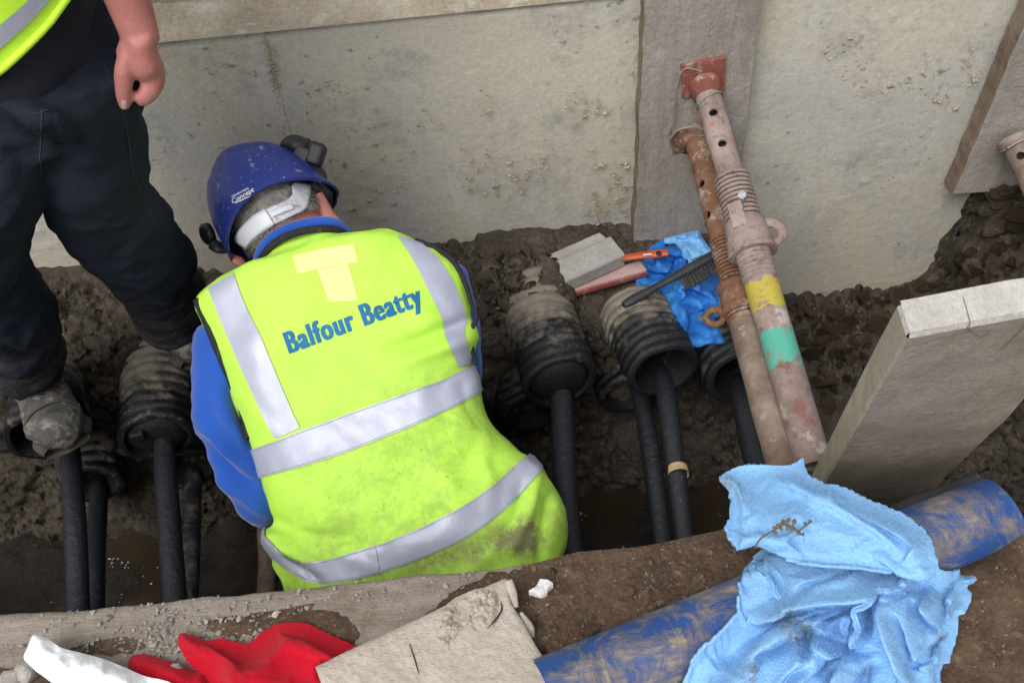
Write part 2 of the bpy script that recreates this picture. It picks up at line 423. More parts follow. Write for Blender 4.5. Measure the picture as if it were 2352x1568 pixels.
# ducts and cables: black polyethylene with dried mud, more on top and towards the soil
def duct_mat(name, base, mud, lo, hi, rough=.42):
    g = G(name); d = g.attr('mud'); f = g.math('ADD', g.math('MULTIPLY', g.noise(26, 8, .72), .9), g.math('MULTIPLY', d, 1.0))
    k = g.ramp(f, [(lo, 0.), (hi, 1.)]); c = g.mix(k, base, g.ramp(g.noise(40, 5, .7), [(.3, mud), (.7, tuple(x*1.6 for x in mud))]))
    sp = g.ramp(g.noise(120, 2, .5), [(.70, 0.), (.76, .45)]); c = g.mix(sp, c, (.20, .175, .145))
    nb = g.bump(g.noise(80, 6, .7), .004); g.done(c, g.mix(k, rough, .95), nb, spec=.4)
duct_mat('duct', (.012, .013, .015), (.175, .150, .120), .56, .78)
duct_mat('seal', (.010, .0105, .012), (.075, .062, .048), .85, 1.1, .5)
duct_mat('cable', (.016, .018, .023), (.085, .072, .058), .62, .80, .38)
duct_mat('rusty_pipe', (.06, .038, .026), (.12, .09, .065), .45, .70, .7)
quick('tape', (.45, .33, .17), (.55, .40, .22), 30, .6)
quick('steel', (.55, .56, .58), (.70, .71, .72), 40, .3, 90, .001, metal=1)

# props
g = G('prop_rust'); n = g.noise(14, 8, .7); c = g.ramp(n, [(.3, (.11, .052, .030)), (.55, (.185, .092, .052)), (.75, (.28, .165, .105))])
k = g.ramp(g.noise(24, 9, .8), [(.52, 0.), (.60, .9)]); c = g.mix(k, c, (.38, .31, .26)); k = g.ramp(g.noise(45, 8, .8), [(.56, 0.), (.62, .8)]); c = g.mix(k, c, (.09, .045, .03)); nb = g.bump(g.noise(90, 7, .75), .003)
g.done(c, .82, nb, spec=.35)
g = G('prop_pink'); n = g.noise(13, 8, .72); c = g.ramp(n, [(.3, (.215, .150, .128)), (.55, (.335, .262, .230)), (.75, (.43, .365, .325))])
k = g.ramp(g.noise(24, 8, .75), [(.55, 0.), (.61, .85)]); c = g.mix(k, c, (.20, .145, .125)); k = g.ramp(g.noise(48, 9, .8), [(.54, 0.), (.60, .75)]); c = g.mix(k, c, (.16, .11, .09))
k2 = g.ramp(g.noise(17, 6, .7), [(.62, 0.), (.68, .85)]); c = g.mix(k2, c, (.36, .085, .070)); g.done(c, .85, g.bump(g.noise(90, 7, .75), .003), spec=.3)
g = G('prop_red'); n = g.noise(16, 8, .72); c = g.ramp(n, [(.35, (.15, .045, .032)), (.65, (.27, .085, .060))])
k = g.ramp(g.noise(22, 8, .75), [(.52, 0.), (.60, .8)]); c = g.mix(k, c, (.40, .31, .27)); g.done(c, .75, g.bump(g.noise(90, 7, .75), .003))
g = G('prop_mud'); n = g.noise(9, 8, .72); c = g.ramp(n, [(.32, (.105, .062, .042)), (.5, (.20, .145, .110)), (.68, (.33, .275, .225))])
k = g.ramp(g.noise(30, 7, .75), [(.60, 0.), (.68, .8)]); c = g.mix(k, c, (.45, .39, .33)); g.done(c, .9, g.bump(g.noise(70, 7, .75), .004))
def bands(name, spans, base_from='prop_pink'):
    """the painted tube: bands of paint along the tube (attribute t in metres), worn at their edges"""
    g = G(name); n = g.noise(13, 8, .72); c = g.ramp(n, [(.3, (.175, .110, .092)), (.5, (.275, .205, .178)), (.72, (.41, .345, .305))])
    k2 = g.ramp(g.noise(19, 6, .7), [(.55, 0.), (.62, .8)]); c = g.mix(k2, c, (.27, .085, .070))
    k3 = g.ramp(g.noise(8, 6, .7), [(.58, 0.), (.63, .8)]); c = g.mix(k3, c, (.50, .45, .41)); k5 = g.ramp(g.noise(40, 9, .8), [(.54, 0.), (.60, .7)]); c = g.mix(k5, c, (.15, .10, .085))
    t = g.math('ADD', g.attr('t'), g.math('MULTIPLY', g.math('SUBTRACT', g.noise(40, 5, .7), .5), .035))
    chip = g.ramp(g.noise(34, 9, .8), [(.53, 1.), (.575, 0.)])
    for a, b, col in spans:
        k = g.math('MULTIPLY', g.math('GREATER_THAN', t, a), g.math('LESS_THAN', t, b)); c = g.mix(g.math('MULTIPLY', k, chip), c, col)
    g.done(c, .7, g.bump(g.noise(90, 7, .75), .003), spec=.35)
quick('wire', (.22, .20, .18), (.36, .34, .31), 50, .6, 90, .001, metal=.3)
g = G('blue_pipe_paint'); v = g.map((1, 1, 1), (0, 0, .35)); c = g.ramp(g.noise(9, 5), [(.3, (.014, .055, .20)), (.7, (.022, .085, .29))])
k = g.ramp(g.noise(13, 9, .82, dist=.6), [(.445, 0.), (.57, .95)]); k2 = g.ramp(g.noise(70, 6, .8, vec=g.map((.25, 1.2, 1), (0, 0, -.6))), [(.38, .3), (.54, 1.)]); k = g.math('MULTIPLY', k, k2)
c = g.mix(k, c, g.ramp(g.noise(30, 5), [(.3, (.22, .175, .125)), (.7, (.37, .31, .235))])); g.done(c, g.mix(k, .42, .95), g.bump(k, .0012), spec=.4)
quick('dark_plastic', (.022, .024, .027), (.035, .037, .040), 20, .5, 90, .001, dirt=(.14, .12, .10), dth=(.62, .72), dscale=30)

# cloths
def terry(name, c, dirt, dth, hair=420, dist=.0025, rough=.95, dscale=5):
    g = G(name); n = g.noise(6, 5, .6); col = g.mix(1., c, g.ramp(n, [(.3, .90), (.7, 1.06)]), 'MULTIPLY')
    f = g.noise(hair, 3, .7); col = g.mix(1., col, g.ramp(f, [(.25, .88), (.75, 1.06)]), 'MULTIPLY')
    d = g.ramp(g.noise(dscale, 8, .75), [dth[0], dth[1]]); dd = g.math('MULTIPLY', d, g.ramp(g.noise(60, 5, .8), [(.35, .25), (.6, 1.)]))
    dd = g.math('ADD', dd, g.math('MULTIPLY', g.attr('soil'), g.ramp(g.noise(110, 5, .8), [(.38, 0.), (.58, 1.)])), True)
    col = g.mix(dd, col, dirt); nb = g.bump(f, dist); nb = g.bump(g.noise(45, 4, .55), .0022, .7, nb); g.done(col, rough, nb, spec=.08, sheen=.06)
terry('towel_blue', (.265, .52, .84), (.20, .19, .16), ((.64, 0.), (.74, .55)), 260, .0022)
terry('felt_red', (.52, .007, .022), (.45, .05, .05), ((.75, 0.), (.85, .2)), 600, .0015)
g = G('bag_blue'); n = g.noise(9, 6, .6, dist=1.2); c = g.ramp(n, [(.35, (.014, .115, .42)), (.52, (.026, .180, .55)), (.68, (.065, .29, .68))])
g.done(c, .5, g.bump(g.noise(22, 4, .55, dist=1.0), .006), spec=.4)
quick('tissue_blue', (.17, .42, .75), (.22, .48, .80), 12, .8, 60, .004)
quick('paper_white', (.78, .79, .80), (.84, .85, .86), 6, .55, 14, .006, fine=.04)
# people
g = G('hi_vis'); n = g.noise(5, 5, .6); c = g.mix(1., (.475, .80, .085), g.ramp(n, [(.3, .93), (.7, 1.04)]), 'MULTIPLY')
dz = g.attr('dirt'); k = g.math('MULTIPLY', g.ramp(g.noise(21, 9, .82, dist=.15), [(.42, 0.), (.60, 1.)]), dz, True)
c = g.mix(g.math('MULTIPLY', k, .60), c, (.27, .42, .07)); k4 = g.math('MULTIPLY', g.ramp(g.noise(55, 7, .8), [(.60, 0.), (.68, .8)]), dz, True); c = g.mix(k4, c, (.20, .22, .07))
mud = g.math('MULTIPLY', g.attr('mudband'), g.ramp(g.noise(24, 7, .75), [(.36, 0.), (.60, 1.)]), True); c = g.mix(mud, c, (.20, .19, .085))
g.done(c, .62, g.bump(g.noise(700, 2, .5), .0006, .6), spec=.3)
quick('hi_vis_plain', (.50, .86, .035), (.58, .93, .05), 5, .65, 500, .0004, fine=.08)
g = G('reflective'); c = g.ramp(g.noise(9, 6, .65), [(.3, (.35, .37, .46)), (.7, (.45, .47, .56))]); k = g.ramp(g.noise(14, 7, .75), [(.64, 0.), (.74, .5)])
c = g.mix(k, c, (.27, .27, .29)); g.done(c, .45, g.bump(g.noise(60, 4, .6), .0015, .6), spec=.5, metal=.15)
quick('stitch', (.25, .27, .30), (.34, .36, .38), 80, .8)
quick('print_blue', (.012, .135, .30), (.020, .17, .34), 30, .7, 200, .0005)
quick('patch_yellow', (.78, .90, .24), (.83, .93, .30), 10, .7, 300, .0005, fine=.06)
quick('piping_black', (.010, .011, .012), (.022, .023, .024), 40, .75, 120, .002, dirt=(.10, .10, .08), dth=(.6, .7), dscale=40)
g = G('shirt_blue'); c = g.ramp(g.noise(7, 5), [(.3, (.015, .072, .36)), (.7, (.023, .098, .44))]); g.done(c, .9, g.bump(g.noise(320, 3, .6), .0012), spec=.12, sheen=.3)
g = G('trousers'); c = g.ramp(g.noise(6, 6, .65), [(.3, (.0075, .010, .0175)), (.7, (.015, .0195, .031))]); k = g.ramp(g.noise(12, 8, .75), [(.64, 0.), (.74, .4)])
c = g.mix(k, c, (.06, .055, .046)); c = g.mix(g.math('MULTIPLY', g.attr('mud'), g.ramp(g.noise(18, 8, .75), [(.42, 0.), (.60, .8)])), c, (.085, .072, .055)); g.done(c, .85, g.bump(g.noise(26, 6, .65), .007, .9), spec=.2)
quick('seam_thread', (.022, .027, .038), (.034, .040, .052), 60, .8)
quick('jacket', (.008, .010, .016), (.014, .017, .026), 6, .85, 300, .001)
g = G('skin'); c = g.ramp(g.noise(18, 5, .6), [(.3, (.36, .128, .108)), (.7, (.45, .190, .162))]); c = g.mix(g.ramp(g.noise(70, 4), [(.6, 0.), (.75, .3)]), c, (.38, .12, .10))
g.done(c, .5, g.bump(g.noise(160, 4, .6), .0012, .7), spec=.4, sss=.12)
quick('nail', (.62, .38, .33), (.68, .44, .38), 60, .3, 90, .0003)
quick('hair', (.28, .25, .225), (.66, .62, .57), 60, .6, 200, .002)
g = G('helmet'); c = g.ramp(g.noise(6, 6, .6), [(.3, (.014, .028, .185)), (.7, (.019, .038, .235))]); k = g.math('MAXIMUM', g.ramp(g.noise(32, 8, .8), [(.60, 0.), (.64, .9)]), g.ramp(g.noise(170, 2, .5), [(.68, 0.), (.72, .9)])); k2 = g.ramp(g.noise(9, 8, .75, dist=.5), [(.60, 0.), (.80, .6)])
c = g.mix(k, c, (.36, .34, .32)); c = g.mix(k2, c, (.11, .125, .21)); g.done(c, g.mix(k, .36, .9), g.bump(g.noise(30, 5), .0006), spec=.4)
quick('helmet_white', (.72, .72, .74), (.78, .78, .80), 20, .5)
g = G('strap'); c = g.ramp(g.noise(9, 4), [(.3, (.60, .60, .66)), (.7, (.68, .68, .73))]); g.done(c, .35, None, spec=.5, sss=.1)
quick('black_plastic', (.016, .017, .017), (.028, .029, .028), 20, .4, 90, .0006, dirt=(.12, .11, .09), dth=(.64, .72), dscale=40)
quick('boot', (.045, .045, .044), (.11, .105, .095), 26, .75, 110, .004, dirt=(.24, .215, .18), dth=(.48, .62), dscale=24, fine=.4)
quick('boot_sole', (.05, .046, .04), (.09, .08, .066), 25, .9)
# tools
quick('block_grey', (.30, .28, .265), (.38, .36, .34), 14, .55, 90, .002, dirt=(.52, .50, .48), dth=(.60, .78), dscale=14)
quick('block_end', (.15, .14, .13), (.22, .205, .19), 30, .8)
quick('brush_orange', (.36, .062, .018), (.46, .095, .030), 12, .35, 90, .001, fine=.15)
quick('bar_pink', (.40, .25, .235), (.50, .34, .32), 14, .6, 90, .001, dirt=(.42, .085, .085), dth=(.58, .68), dscale=22)
quick('bristle', (.035, .033, .03), (.075, .07, .062), 60, .6)
quick('bar_red', (.25, .045, .045), (.32, .075, .07), 20, .7, dirt=(.30, .22, .2), dth=(.5, .65), dscale=25)
quick('twig', (.12, .085, .045), (.20, .15, .09), 60, .9)

# ================================================================== LARGE STRUCTURE
WALL_Y, WALL_TOP, LIP_Y, LIP_Z = 1.75, 1.112, 0.65, 0.95
AWAY = unit([-0.13, 1.0, 0.03])           # the ducts come out of the bank along -AWAY
DUCT_R = 0.0755
# photo pixel of each opening centre, depth of the opening
UPPER = [(96, 1006, 1.30), (360, 1006, 1.30), (1286, 880, 1.30), (1522, 858, 1.30), (1700, 868, 1.30)]
LOWER = [(212, 1112, 1.36), (425, 1078, 1.36), (1218, 950, 1.37), (1448, 906, 1.40)]
up_c = [at(a, b, Y=y) for a, b, y in UPPER]; lo_c = [at(a, b, Y=y) for a, b, y in LOWER]

# ground: one sheet with the trench cut into it
xo, xi = 60, 3.2
def gz(y): return 1.085 if y > 1.2 else .925
gx = [-xo, -xi, xi, xo]; gy = [-60, LIP_Y-.02, WALL_Y+.01, 60]
V = [(x, y, gz(y)) for x in gx for y in gy]; F = [f for f in gridf(4, 4) if not (f[0] == 5)]
tag(mesh('ground', V, F, 'ground_dirt', smooth=False), kind='structure')
# near and end faces of the trench
V = [(-xi, WALL_Y+.3, -.1), (-xi, WALL_Y+.3, 1.1), (-xi, LIP_Y-.02, -.1), (-xi, LIP_Y-.02, .93), (xi, LIP_Y-.02, -.1), (xi, LIP_Y-.02, .93), (xi, WALL_Y+.3, -.1), (xi, WALL_Y+.3, 1.1)]
tag(mesh('trench_side', V, [(0, 1, 3, 2), (2, 3, 5, 4), (4, 5, 7, 6)], 'soil', smooth=False), kind='structure')
# near bank: gritty soil behind the edge board
xs = np.linspace(-1.5, 1.7, 330); ys = np.linspace(.2, LIP_Y-.01, 60); X, Y = np.meshgrid(xs, ys, indexing='ij')
Z = .932+fbm(np.stack([X, Y, X*0], -1), 9, 5, 3)*.012+.006*(1-voro(np.stack([X, Y], -1), 45, 2)[0])*fbm(np.stack([X, Y, X*0], -1), 20, 2, 8)
tag(mesh('near_bank', np.stack([X, Y, Z], -1).reshape(-1, 3), gridf(330, 60), 'bank_soil'), kind='structure')

# trench floor and standing water
xs = np.linspace(-2.6, 2.6, 420); ys = np.linspace(LIP_Y-.03, 1.50, 96); X, Y = np.meshgrid(xs, ys, indexing='ij'); P3 = np.stack([X, Y, X*0], -1)
Z = .012+fbm(P3, 3.1, 3, 11)*.035+fbm(P3, 22, 4, 5)*.012
floor = tag(mesh('trench_floor', np.stack([X, Y, Z], -1).reshape(-1, 3), gridf(420, 96), 'floor_mud'), kind='structure')
tag(mesh('puddle', [(-2.6, .66, .006), (2.6, .66, .006), (2.6, 1.46, .006), (-2.6, 1.46, .006)], [(0, 1, 2, 3)], 'puddle_water'), kind='structure')

# soil bank under the far wall, the ducts bedded in it
xs = np.concatenate([np.linspace(-2.6, -1.35, 40, endpoint=False), np.linspace(-1.35, 1.55, 440, endpoint=False), np.linspace(1.55, 2.6, 40)])
S = np.linspace(0, 1, 130)
k_dip = sstep(.50, .66, xs)*(1-sstep(.98, 1.22, xs)); k_heap = sstep(1.02, 1.30, xs)
zw = .515*(1-k_dip)*(1-k_heap)+.215*k_dip*(1-k_heap)+.60*k_heap + .05*sstep(-.5, -1.1, xs)
def lerp3(a, b, c): return a*((1-k_dip)*(1-k_heap))+b*(k_dip*(1-k_heap))+c*k_heap
prof = [(1.78+xs*0, zw+.01), (1.62+xs*0, zw-.012), (lerp3(1.50, 1.48, 1.45), lerp3(zw-.02, .19, .47)), (lerp3(1.455, 1.40, 1.36), lerp3(.44, .165, .36)),
        (lerp3(1.435, 1.32, 1.28), lerp3(.33, .13, .24)), (lerp3(1.43, 1.23, 1.2), lerp3(.15, .08, .12)), (lerp3(1.36, 1.12, 1.1), .0*xs)]
ctrl = np.stack([np.stack(p, -1) for p in prof], 1)          # x, point, (y,z)
YZ = np.stack([cat(c, len(S)) for c in ctrl]); X = np.repeat(xs[:, None], len(S), 1); B = np.stack([X, YZ[..., 0], YZ[..., 1]], -1)
for c in up_c[:3]:                                          # mud smeared over the buried ends of the ducts
    q = B-c; along = q@AWAY; ax = c+along[..., None]*AWAY; dx = B[..., 0]-ax[..., 0]; rr = DUCT_R+.012
    cover = sstep(.15, .26, along+fbm(B, 18, 3, 4)*.05)
    top = ax[..., 2]+np.sqrt(np.clip(rr**2-dx**2, 0, None))*(.55+.45*cover)
    cover = cover*(1-.75*sstep(.27, .40, along))
    B[..., 2] = np.where((np.abs(dx) < rr) & (along > .13) & (c[2] > .42), np.maximum(B[..., 2], B[..., 2]*(1-cover)+top*cover), B[..., 2])
N = np.cross(np.gradient(B, axis=0), np.gradient(B, axis=1)); N /= np.linalg.norm(N, axis=-1)[..., None]+1e-9; N *= np.where(N[..., 2:3] < -.2, -1, 1)
N = np.where((N[..., 1:2] > .3), -N, N)
e, cid = voro(np.stack([B[..., 0], B[..., 1]*.8+B[..., 2]], -1)+fbm(B, 12, 2, 3)[..., None]*.015, 33, 5)
crumb = np.clip(fbm(B, 5, 3, 21)+.45, 0, 1)
calm = 1-.75*sstep(.0, .12, X)*(1-sstep(.55, .65, X))*sstep(1.42, 1.48, B[..., 1])
disp = calm*fbm(B, 7, 4, 2)*.022+fbm(B, 30, 4, 9)*.008+crumb*(np.clip(e*2.2, 0, 1)**.5*(.3+cid)-.5)*.021
B = B+N*disp[..., None]
soil = tag(mesh('soil_bank', B.reshape(-1, 3), gridf(len(xs), len(S)), 'soil'), kind='structure')
soil_bv = bvh_of(soil)

# far side: dirty ledge on top of the sheeting
xs = np.linspace(-2.6, 2.6, 420); ys = np.linspace(WALL_Y-.004, 2.3, 60); X, Y = np.meshgrid(xs, ys, indexing='ij'); P3 = np.stack([X, Y, X*0], -1)
Z = WALL_TOP-.002+np.clip(Y-WALL_Y, 0, .1)*.35+fbm(P3, 14, 5, 7)*.009*sstep(WALL_Y-.004, WALL_Y+.03, Y)
tag(mesh('far_ledge', np.stack([X, Y, Z], -1).reshape(-1, 3), gridf(420, 60), 'ledge'), kind='structure')

# ================================================================== FAR WALL
wall = thing('trench_wall', 'tall mud-stained grey sheeting wall along the far side of the trench', 'wall', (0, WALL_Y, 0))
SEAM = at(640, 200, Y=WALL_Y)[0]
def wallpanel(x0, x1, nx):
    xs = np.linspace(x0, x1, nx); zs = np.linspace(-.05, WALL_TOP, 150); X, Z = np.meshgrid(xs, zs, indexing='ij'); P3 = np.stack([X, X*0, Z], -1)
    rough = np.clip(fbm(P3, 2.2, 3, 31)+.15, 0, 1)
    top = sstep(WALL_TOP-.02, WALL_TOP, Z)
    D = fbm(P3, 1.5, 2, 33)*.010+fbm(P3, 26, 3, 35)*.0007*(.3+rough)+np.clip(fbm(P3*np.array([1, 1, 2.0]), 38, 3, 37)-.35, 0, 1)*.0065*rough
    D = D-top*.012+fbm(P3, 30, 3, 41)*.008*top
    Zt = Z+top*fbm(P3, 16, 4, 44)*.011
    V = np.stack([X, WALL_Y-D, Zt], -1).reshape(-1, 3); F = gridf(nx, 150); n = len(V)
    back = [(xs[0], WALL_Y+.05, -.05), (xs[-1], WALL_Y+.05, -.05), (xs[-1], WALL_Y+.05, WALL_TOP-.01), (xs[0], WALL_Y+.05, WALL_TOP-.01)]
    V = np.concatenate([V, back]); F = [tuple(reversed(f)) for f in F]
    return mesh('panel', V, F+[(n, n+1, n+2, n+3)], 'wall', wall)
wallpanel(-2.6, SEAM-.0004, 240); wallpanel(SEAM+.0004, 2.6, 520)
# crumbs of dried mud stuck to the wall and the ridge of dirt down the seam
def hull(points):
    bm = bmesh.new()
    for p in points: bm.verts.new(p)
    r = bmesh.ops.convex_hull(bm, input=bm.verts)
    bmesh.ops.delete(bm, geom=[v for v in bm.verts if not v.link_faces], context='VERTS')
    bm.verts.index_update(); V = np.array([v.co[:] for v in bm.verts]); F = [tuple(v.index for v in f.verts) for f in bm.faces]; bm.free(); return V, F
def nugget(k=13, squash=1.0):
    p = rng.normal(size=(k, 3)); p /= np.linalg.norm(p, axis=1)[:, None]; p *= rng.uniform(.75, 1.1, (k, 1)); p[:, 2] *= squash
    return hull(p)
NUG = [nugget(10+i % 5, rng.uniform(.55, .95)) for i in range(16)]
def rotm():
    q = rng.normal(size=4); q /= np.linalg.norm(q); w, x, y, z = q
    return np.array([[1-2*(y*y+z*z), 2*(x*y-z*w), 2*(x*z+y*w)], [2*(x*y+z*w), 1-2*(x*x+z*z), 2*(y*z-x*w)], [2*(x*z-y*w), 2*(y*z+x*w), 1-2*(x*x+y*y)]])
def scatter_mesh(name, pts, sizes, m, parent=None, flat=None):
    parts = []
    for p, s in zip(pts, sizes):
        v, f = NUG[rng.integers(len(NUG))]; v = v@rotm().T*s
        if flat is not None: v = v*flat
        parts.append((v+p, f))
    return mesh(name, *join(*parts), m, parent, smooth=False)
pts, sz = [], []
blobs = [(1340, 250, 70, 30, 60), (1480, 190, 55, 90, 45), (1290, 400, 150, 60, 150), (1420, 430, 60, 60, 110), (1130, 390, 120, 60, 90), (930, 330, 120, 70, 60), (850, 440, 150, 50, 55), (1960, 200, 70, 40, 70),
         (1990, 215, 60, 12, 40), (2140, 200, 60, 60, 55), (1960, 120, 60, 40, 30), (2060, 360, 90, 80, 45), (1850, 380, 80, 70, 40), (420, 380, 50, 60, 60), (500, 150, 60, 60, 30), (1110, 250, 30, 40, 25), (2230, 160, 25, 60, 40), (780, 250, 120, 90, 40), (1380, 480, 60, 30, 90), (150, 580, 60, 40, 60)]
for cx, cy, sx, sy, n in blobs:
    for _ in range(n):
        a, b = rng.normal(cx, sx*.6), rng.normal(cy, sy*.6); p = at(a, b, Y=WALL_Y-.004)
        if p[2] < WALL_TOP-.01: pts.append(p); sz.append(rng.gamma(2., .0011)+.0008)
for t in np.linspace(0, 1, 260):                                # the seam
    a, b = 612+t*58+rng.normal(0, 5), 90+t*290; pts.append(at(a, b, Y=WALL_Y-.003)); sz.append(rng.gamma(2, .0012)*(.5+t)+.0008)
tag(scatter_mesh('mud_crumbs', pts, sz, 'wall_dirt', wall, np.array([1.2, .6, .8])), kind='stuff')

# upright boards against the wall
def plank(name, label, quad, y_front, thick, m_front, m_side, catg='board'):
    """quad: pixels of the front face, clockwise from top left"""
    q = [at(a, b, Y=y_front) for a, b in quad]
    t = thing(name, label, catg, q[3]*.5+q[2]*.5)
    nu, nv = 26, 70; V = []
    for j in range(nv):
        v = j/(nv-1); L = q[0]*(1-v)+q[3]*v; R = q[1]*(1-v)+q[2]*v
        for i in range(nu):
            u = i/(nu-1); p = L*(1-u)+R*u; p = p+np.array([0, 1, 0])*float(fbm(p, 6, 3, 51)*.003)
            if i in (0, nu-1): p = p+unit(R-L)*float(fbm(p, 25, 3, 55))*.0025
            V.append(p)
    V = np.array(V); F = gridf(nv, nu); front = mesh('board_face', V, F, m_front, t)
    ring = [j*nu for j in range(nv)]+[(nv-1)*nu+i for i in range(1, nu)]+[j*nu+nu-1 for j in range(nv-2, -1, -1)]+list(range(nu-2, 0, -1))
    A = V[ring]; mid = A+np.array([0, .0015, 0]); Bk = A+np.array([0, thick, 0]); k = len(ring)
    mesh('board_side', np.concatenate([A, Bk]), [(i, (i+1) % k, k+(i+1) % k, k+i) for i in range(k)], m_side, t, smooth=False)
    return t, q
vb, vbq = plank('upright_board', 'grey-brown upright board on the far wall behind the two props', [(1488, -160), (1768, -160), (1672, 640), (1452, 640)], WALL_Y-.052, .046, 'board_grey', 'board_edge_brown')
rb, rbq = plank('upright_board', 'upright board at the right end of the far wall, its foot above the soil', [(2420, -100), (2800, -150), (2520, 425), (2190, 446)], WALL_Y-.055, .05, 'board_grey', 'board_edge_brown')
# weathered plank lying on the ledge, top left
t = thing('weathered_plank', 'weathered grey plank lying on the ledge above the far wall', 'plank', (-.4, 1.95, 1.12))
V, F = box((-.35, 1.95, 1.152), np.eye(3), (1.1, .105, .028)); o = bevel(mesh('plank', V, F, 'old_plank', t, smooth=False), .006)
for i in range(4):
    y = 1.87+i*.045; V, F = box((-.35+rng.uniform(-.1, .1), y, 1.1805), np.eye(3), (rng.uniform(.5, .95), .0012, .0012)); mesh('grain_ridge', V, F, 'board_edge_brown', t, smooth=False)

# board along the near edge of the trench
t = thing('edge_board', 'long dusty board lying along the near edge of the trench', 'board', (-.3, .54, .9))
xs = np.linspace(-1.7, .15, 270); prof = [(.42, .90), (.42, .944), (.424, .949)]+[(y, .95) for y in np.linspace(.43, .64, 34)]+[(.646, .948), (.65, .943), (.65, .88)]
V = []
for x in xs:
    for y, z in prof:
        p = np.array([x, y, z]); n = float(0)
        V.append(p)
V = np.array(V); top = V[:, 2] > .94
V[:, 2] += np.where(top, fbm(V, 12, 4, 61)*.0035+np.abs(fbm(V, 60, 3, 63))*.002, 0); V[:, 1] += np.where(V[:, 1] > .64, fbm(V, 7, 4, 64)*.004, 0)
mesh('board', V, gridf(len(xs), len(prof)), 'board_lip', t)

# ================================================================== SOIL PIECES
clods = 0
reg = np.array([(1760, 690), (1850, 690), (2000, 640), (2250, 560), (2290, 440), (2360, 420), (2360, 640), (2060, 680), (1900, 960), (1830, 800)])
tries = 0
CL = [nugget(14, rng.uniform(.6, .9)) for _ in range(12)]; CM = []
for v, f in CL:
    me = bpy.data.meshes.new('clod'); me.from_pydata([tuple(map(float, p)) for p in v], [], f); me.materials.append(MT['clod']); me.update(); CM.append(me)
while clods < 250 and tries < 9000:
    tries += 1
    if clods < 200: a, b = rng.uniform(1740, 2360), rng.uniform(420, 980); ok = inside(np.array([a]), np.array([b]), reg)[0]
    else: a, b = rng.uniform(1050, 1700), rng.uniform(560, 820); ok = True
    if not ok: continue
    h = soil_bv.ray_cast(Vector(CAM), Vector(unit(rays(a, b))))
    if h[0] is None or h[0].y > WALL_Y-.01: continue
    s = float(np.clip(rng.gamma(2.4, .0062), .005, .034)) if clods < 200 else float(np.clip(rng.gamma(2, .004), .004, .016))
    o = bpy.data.objects.new('clod', CM[rng.integers(12)]); COL.objects.link(o); o.parent = soil
    o.location = h[0]+h[1]*s*.45*(1 if h[1].z > 0 else -1); o.rotation_euler = rng.uniform(0, 6.28, 3); o.scale = (s*rng.uniform(.9, 1.3), s, s*rng.uniform(.6, .9)); clods += 1
pts, sz = [], []
for _ in range(1600):
    a, b = rng.uniform(0, 2352), rng.uniform(560, 1000); h = soil_bv.ray_cast(Vector(CAM), Vector(unit(rays(a, b))))
    if h[0] is not None and h[0].y < WALL_Y-.01: pts.append(np.array(h[0])); sz.append(rng.gamma(2, .0011)+.0006)
tag(scatter_mesh('soil_crumbs', pts, sz, 'crumb', soil), kind='stuff')
# grit and pebbles on the edge board
pts, sz = [], []
for cx, cy, s, n in [(380, 1470, 60, 170), (430, 1400, 120, 160), (620, 1440, 90, 130), (820, 1400, 130, 150), (200, 1440, 120, 120), (1000, 1340, 80, 90), (560, 1380, 200, 120), (290, 1500, 50, 60)]:
    for _ in range(n):
        a, b = rng.normal(cx, s), rng.normal(cy, s*.35); p = at(a, b, Z=.953)
        if .42 < p[1] < .645: pts.append(p); sz.append(min(rng.gamma(1.3, .0011)+.0005, .0075))
tag(scatter_mesh('gravel', pts, sz, 'pebble', None, np.array([1, 1, .7])), 'fine gravel and grit scattered over the dusty edge board', 'gravel', kind='stuff')
pts, sz = [], []
for _ in range(260):
    p = at(rng.uniform(0, 1750), rng.uniform(1050, 1400), Z=.015); pts.append(p); sz.append(rng.gamma(1.4, .0009)+.0004)
for a, b in [(70, 1210), (128, 1208), (275, 1295), (255, 1290), (520, 1230), (560, 1305), (545, 1215), (1335, 1180), (1335, 1240), (1325, 1260), (1490, 1000), (510, 1315)]:
    for _ in range(9): pts.append(at(a+rng.normal(0, 9), b+rng.normal(0, 7), Z=.02)); sz.append(rng.uniform(.0008, .0030))
tag(scatter_mesh('white_flecks', pts, sz, 'white_bit', floor, np.array([1, 1, .5])), kind='stuff')

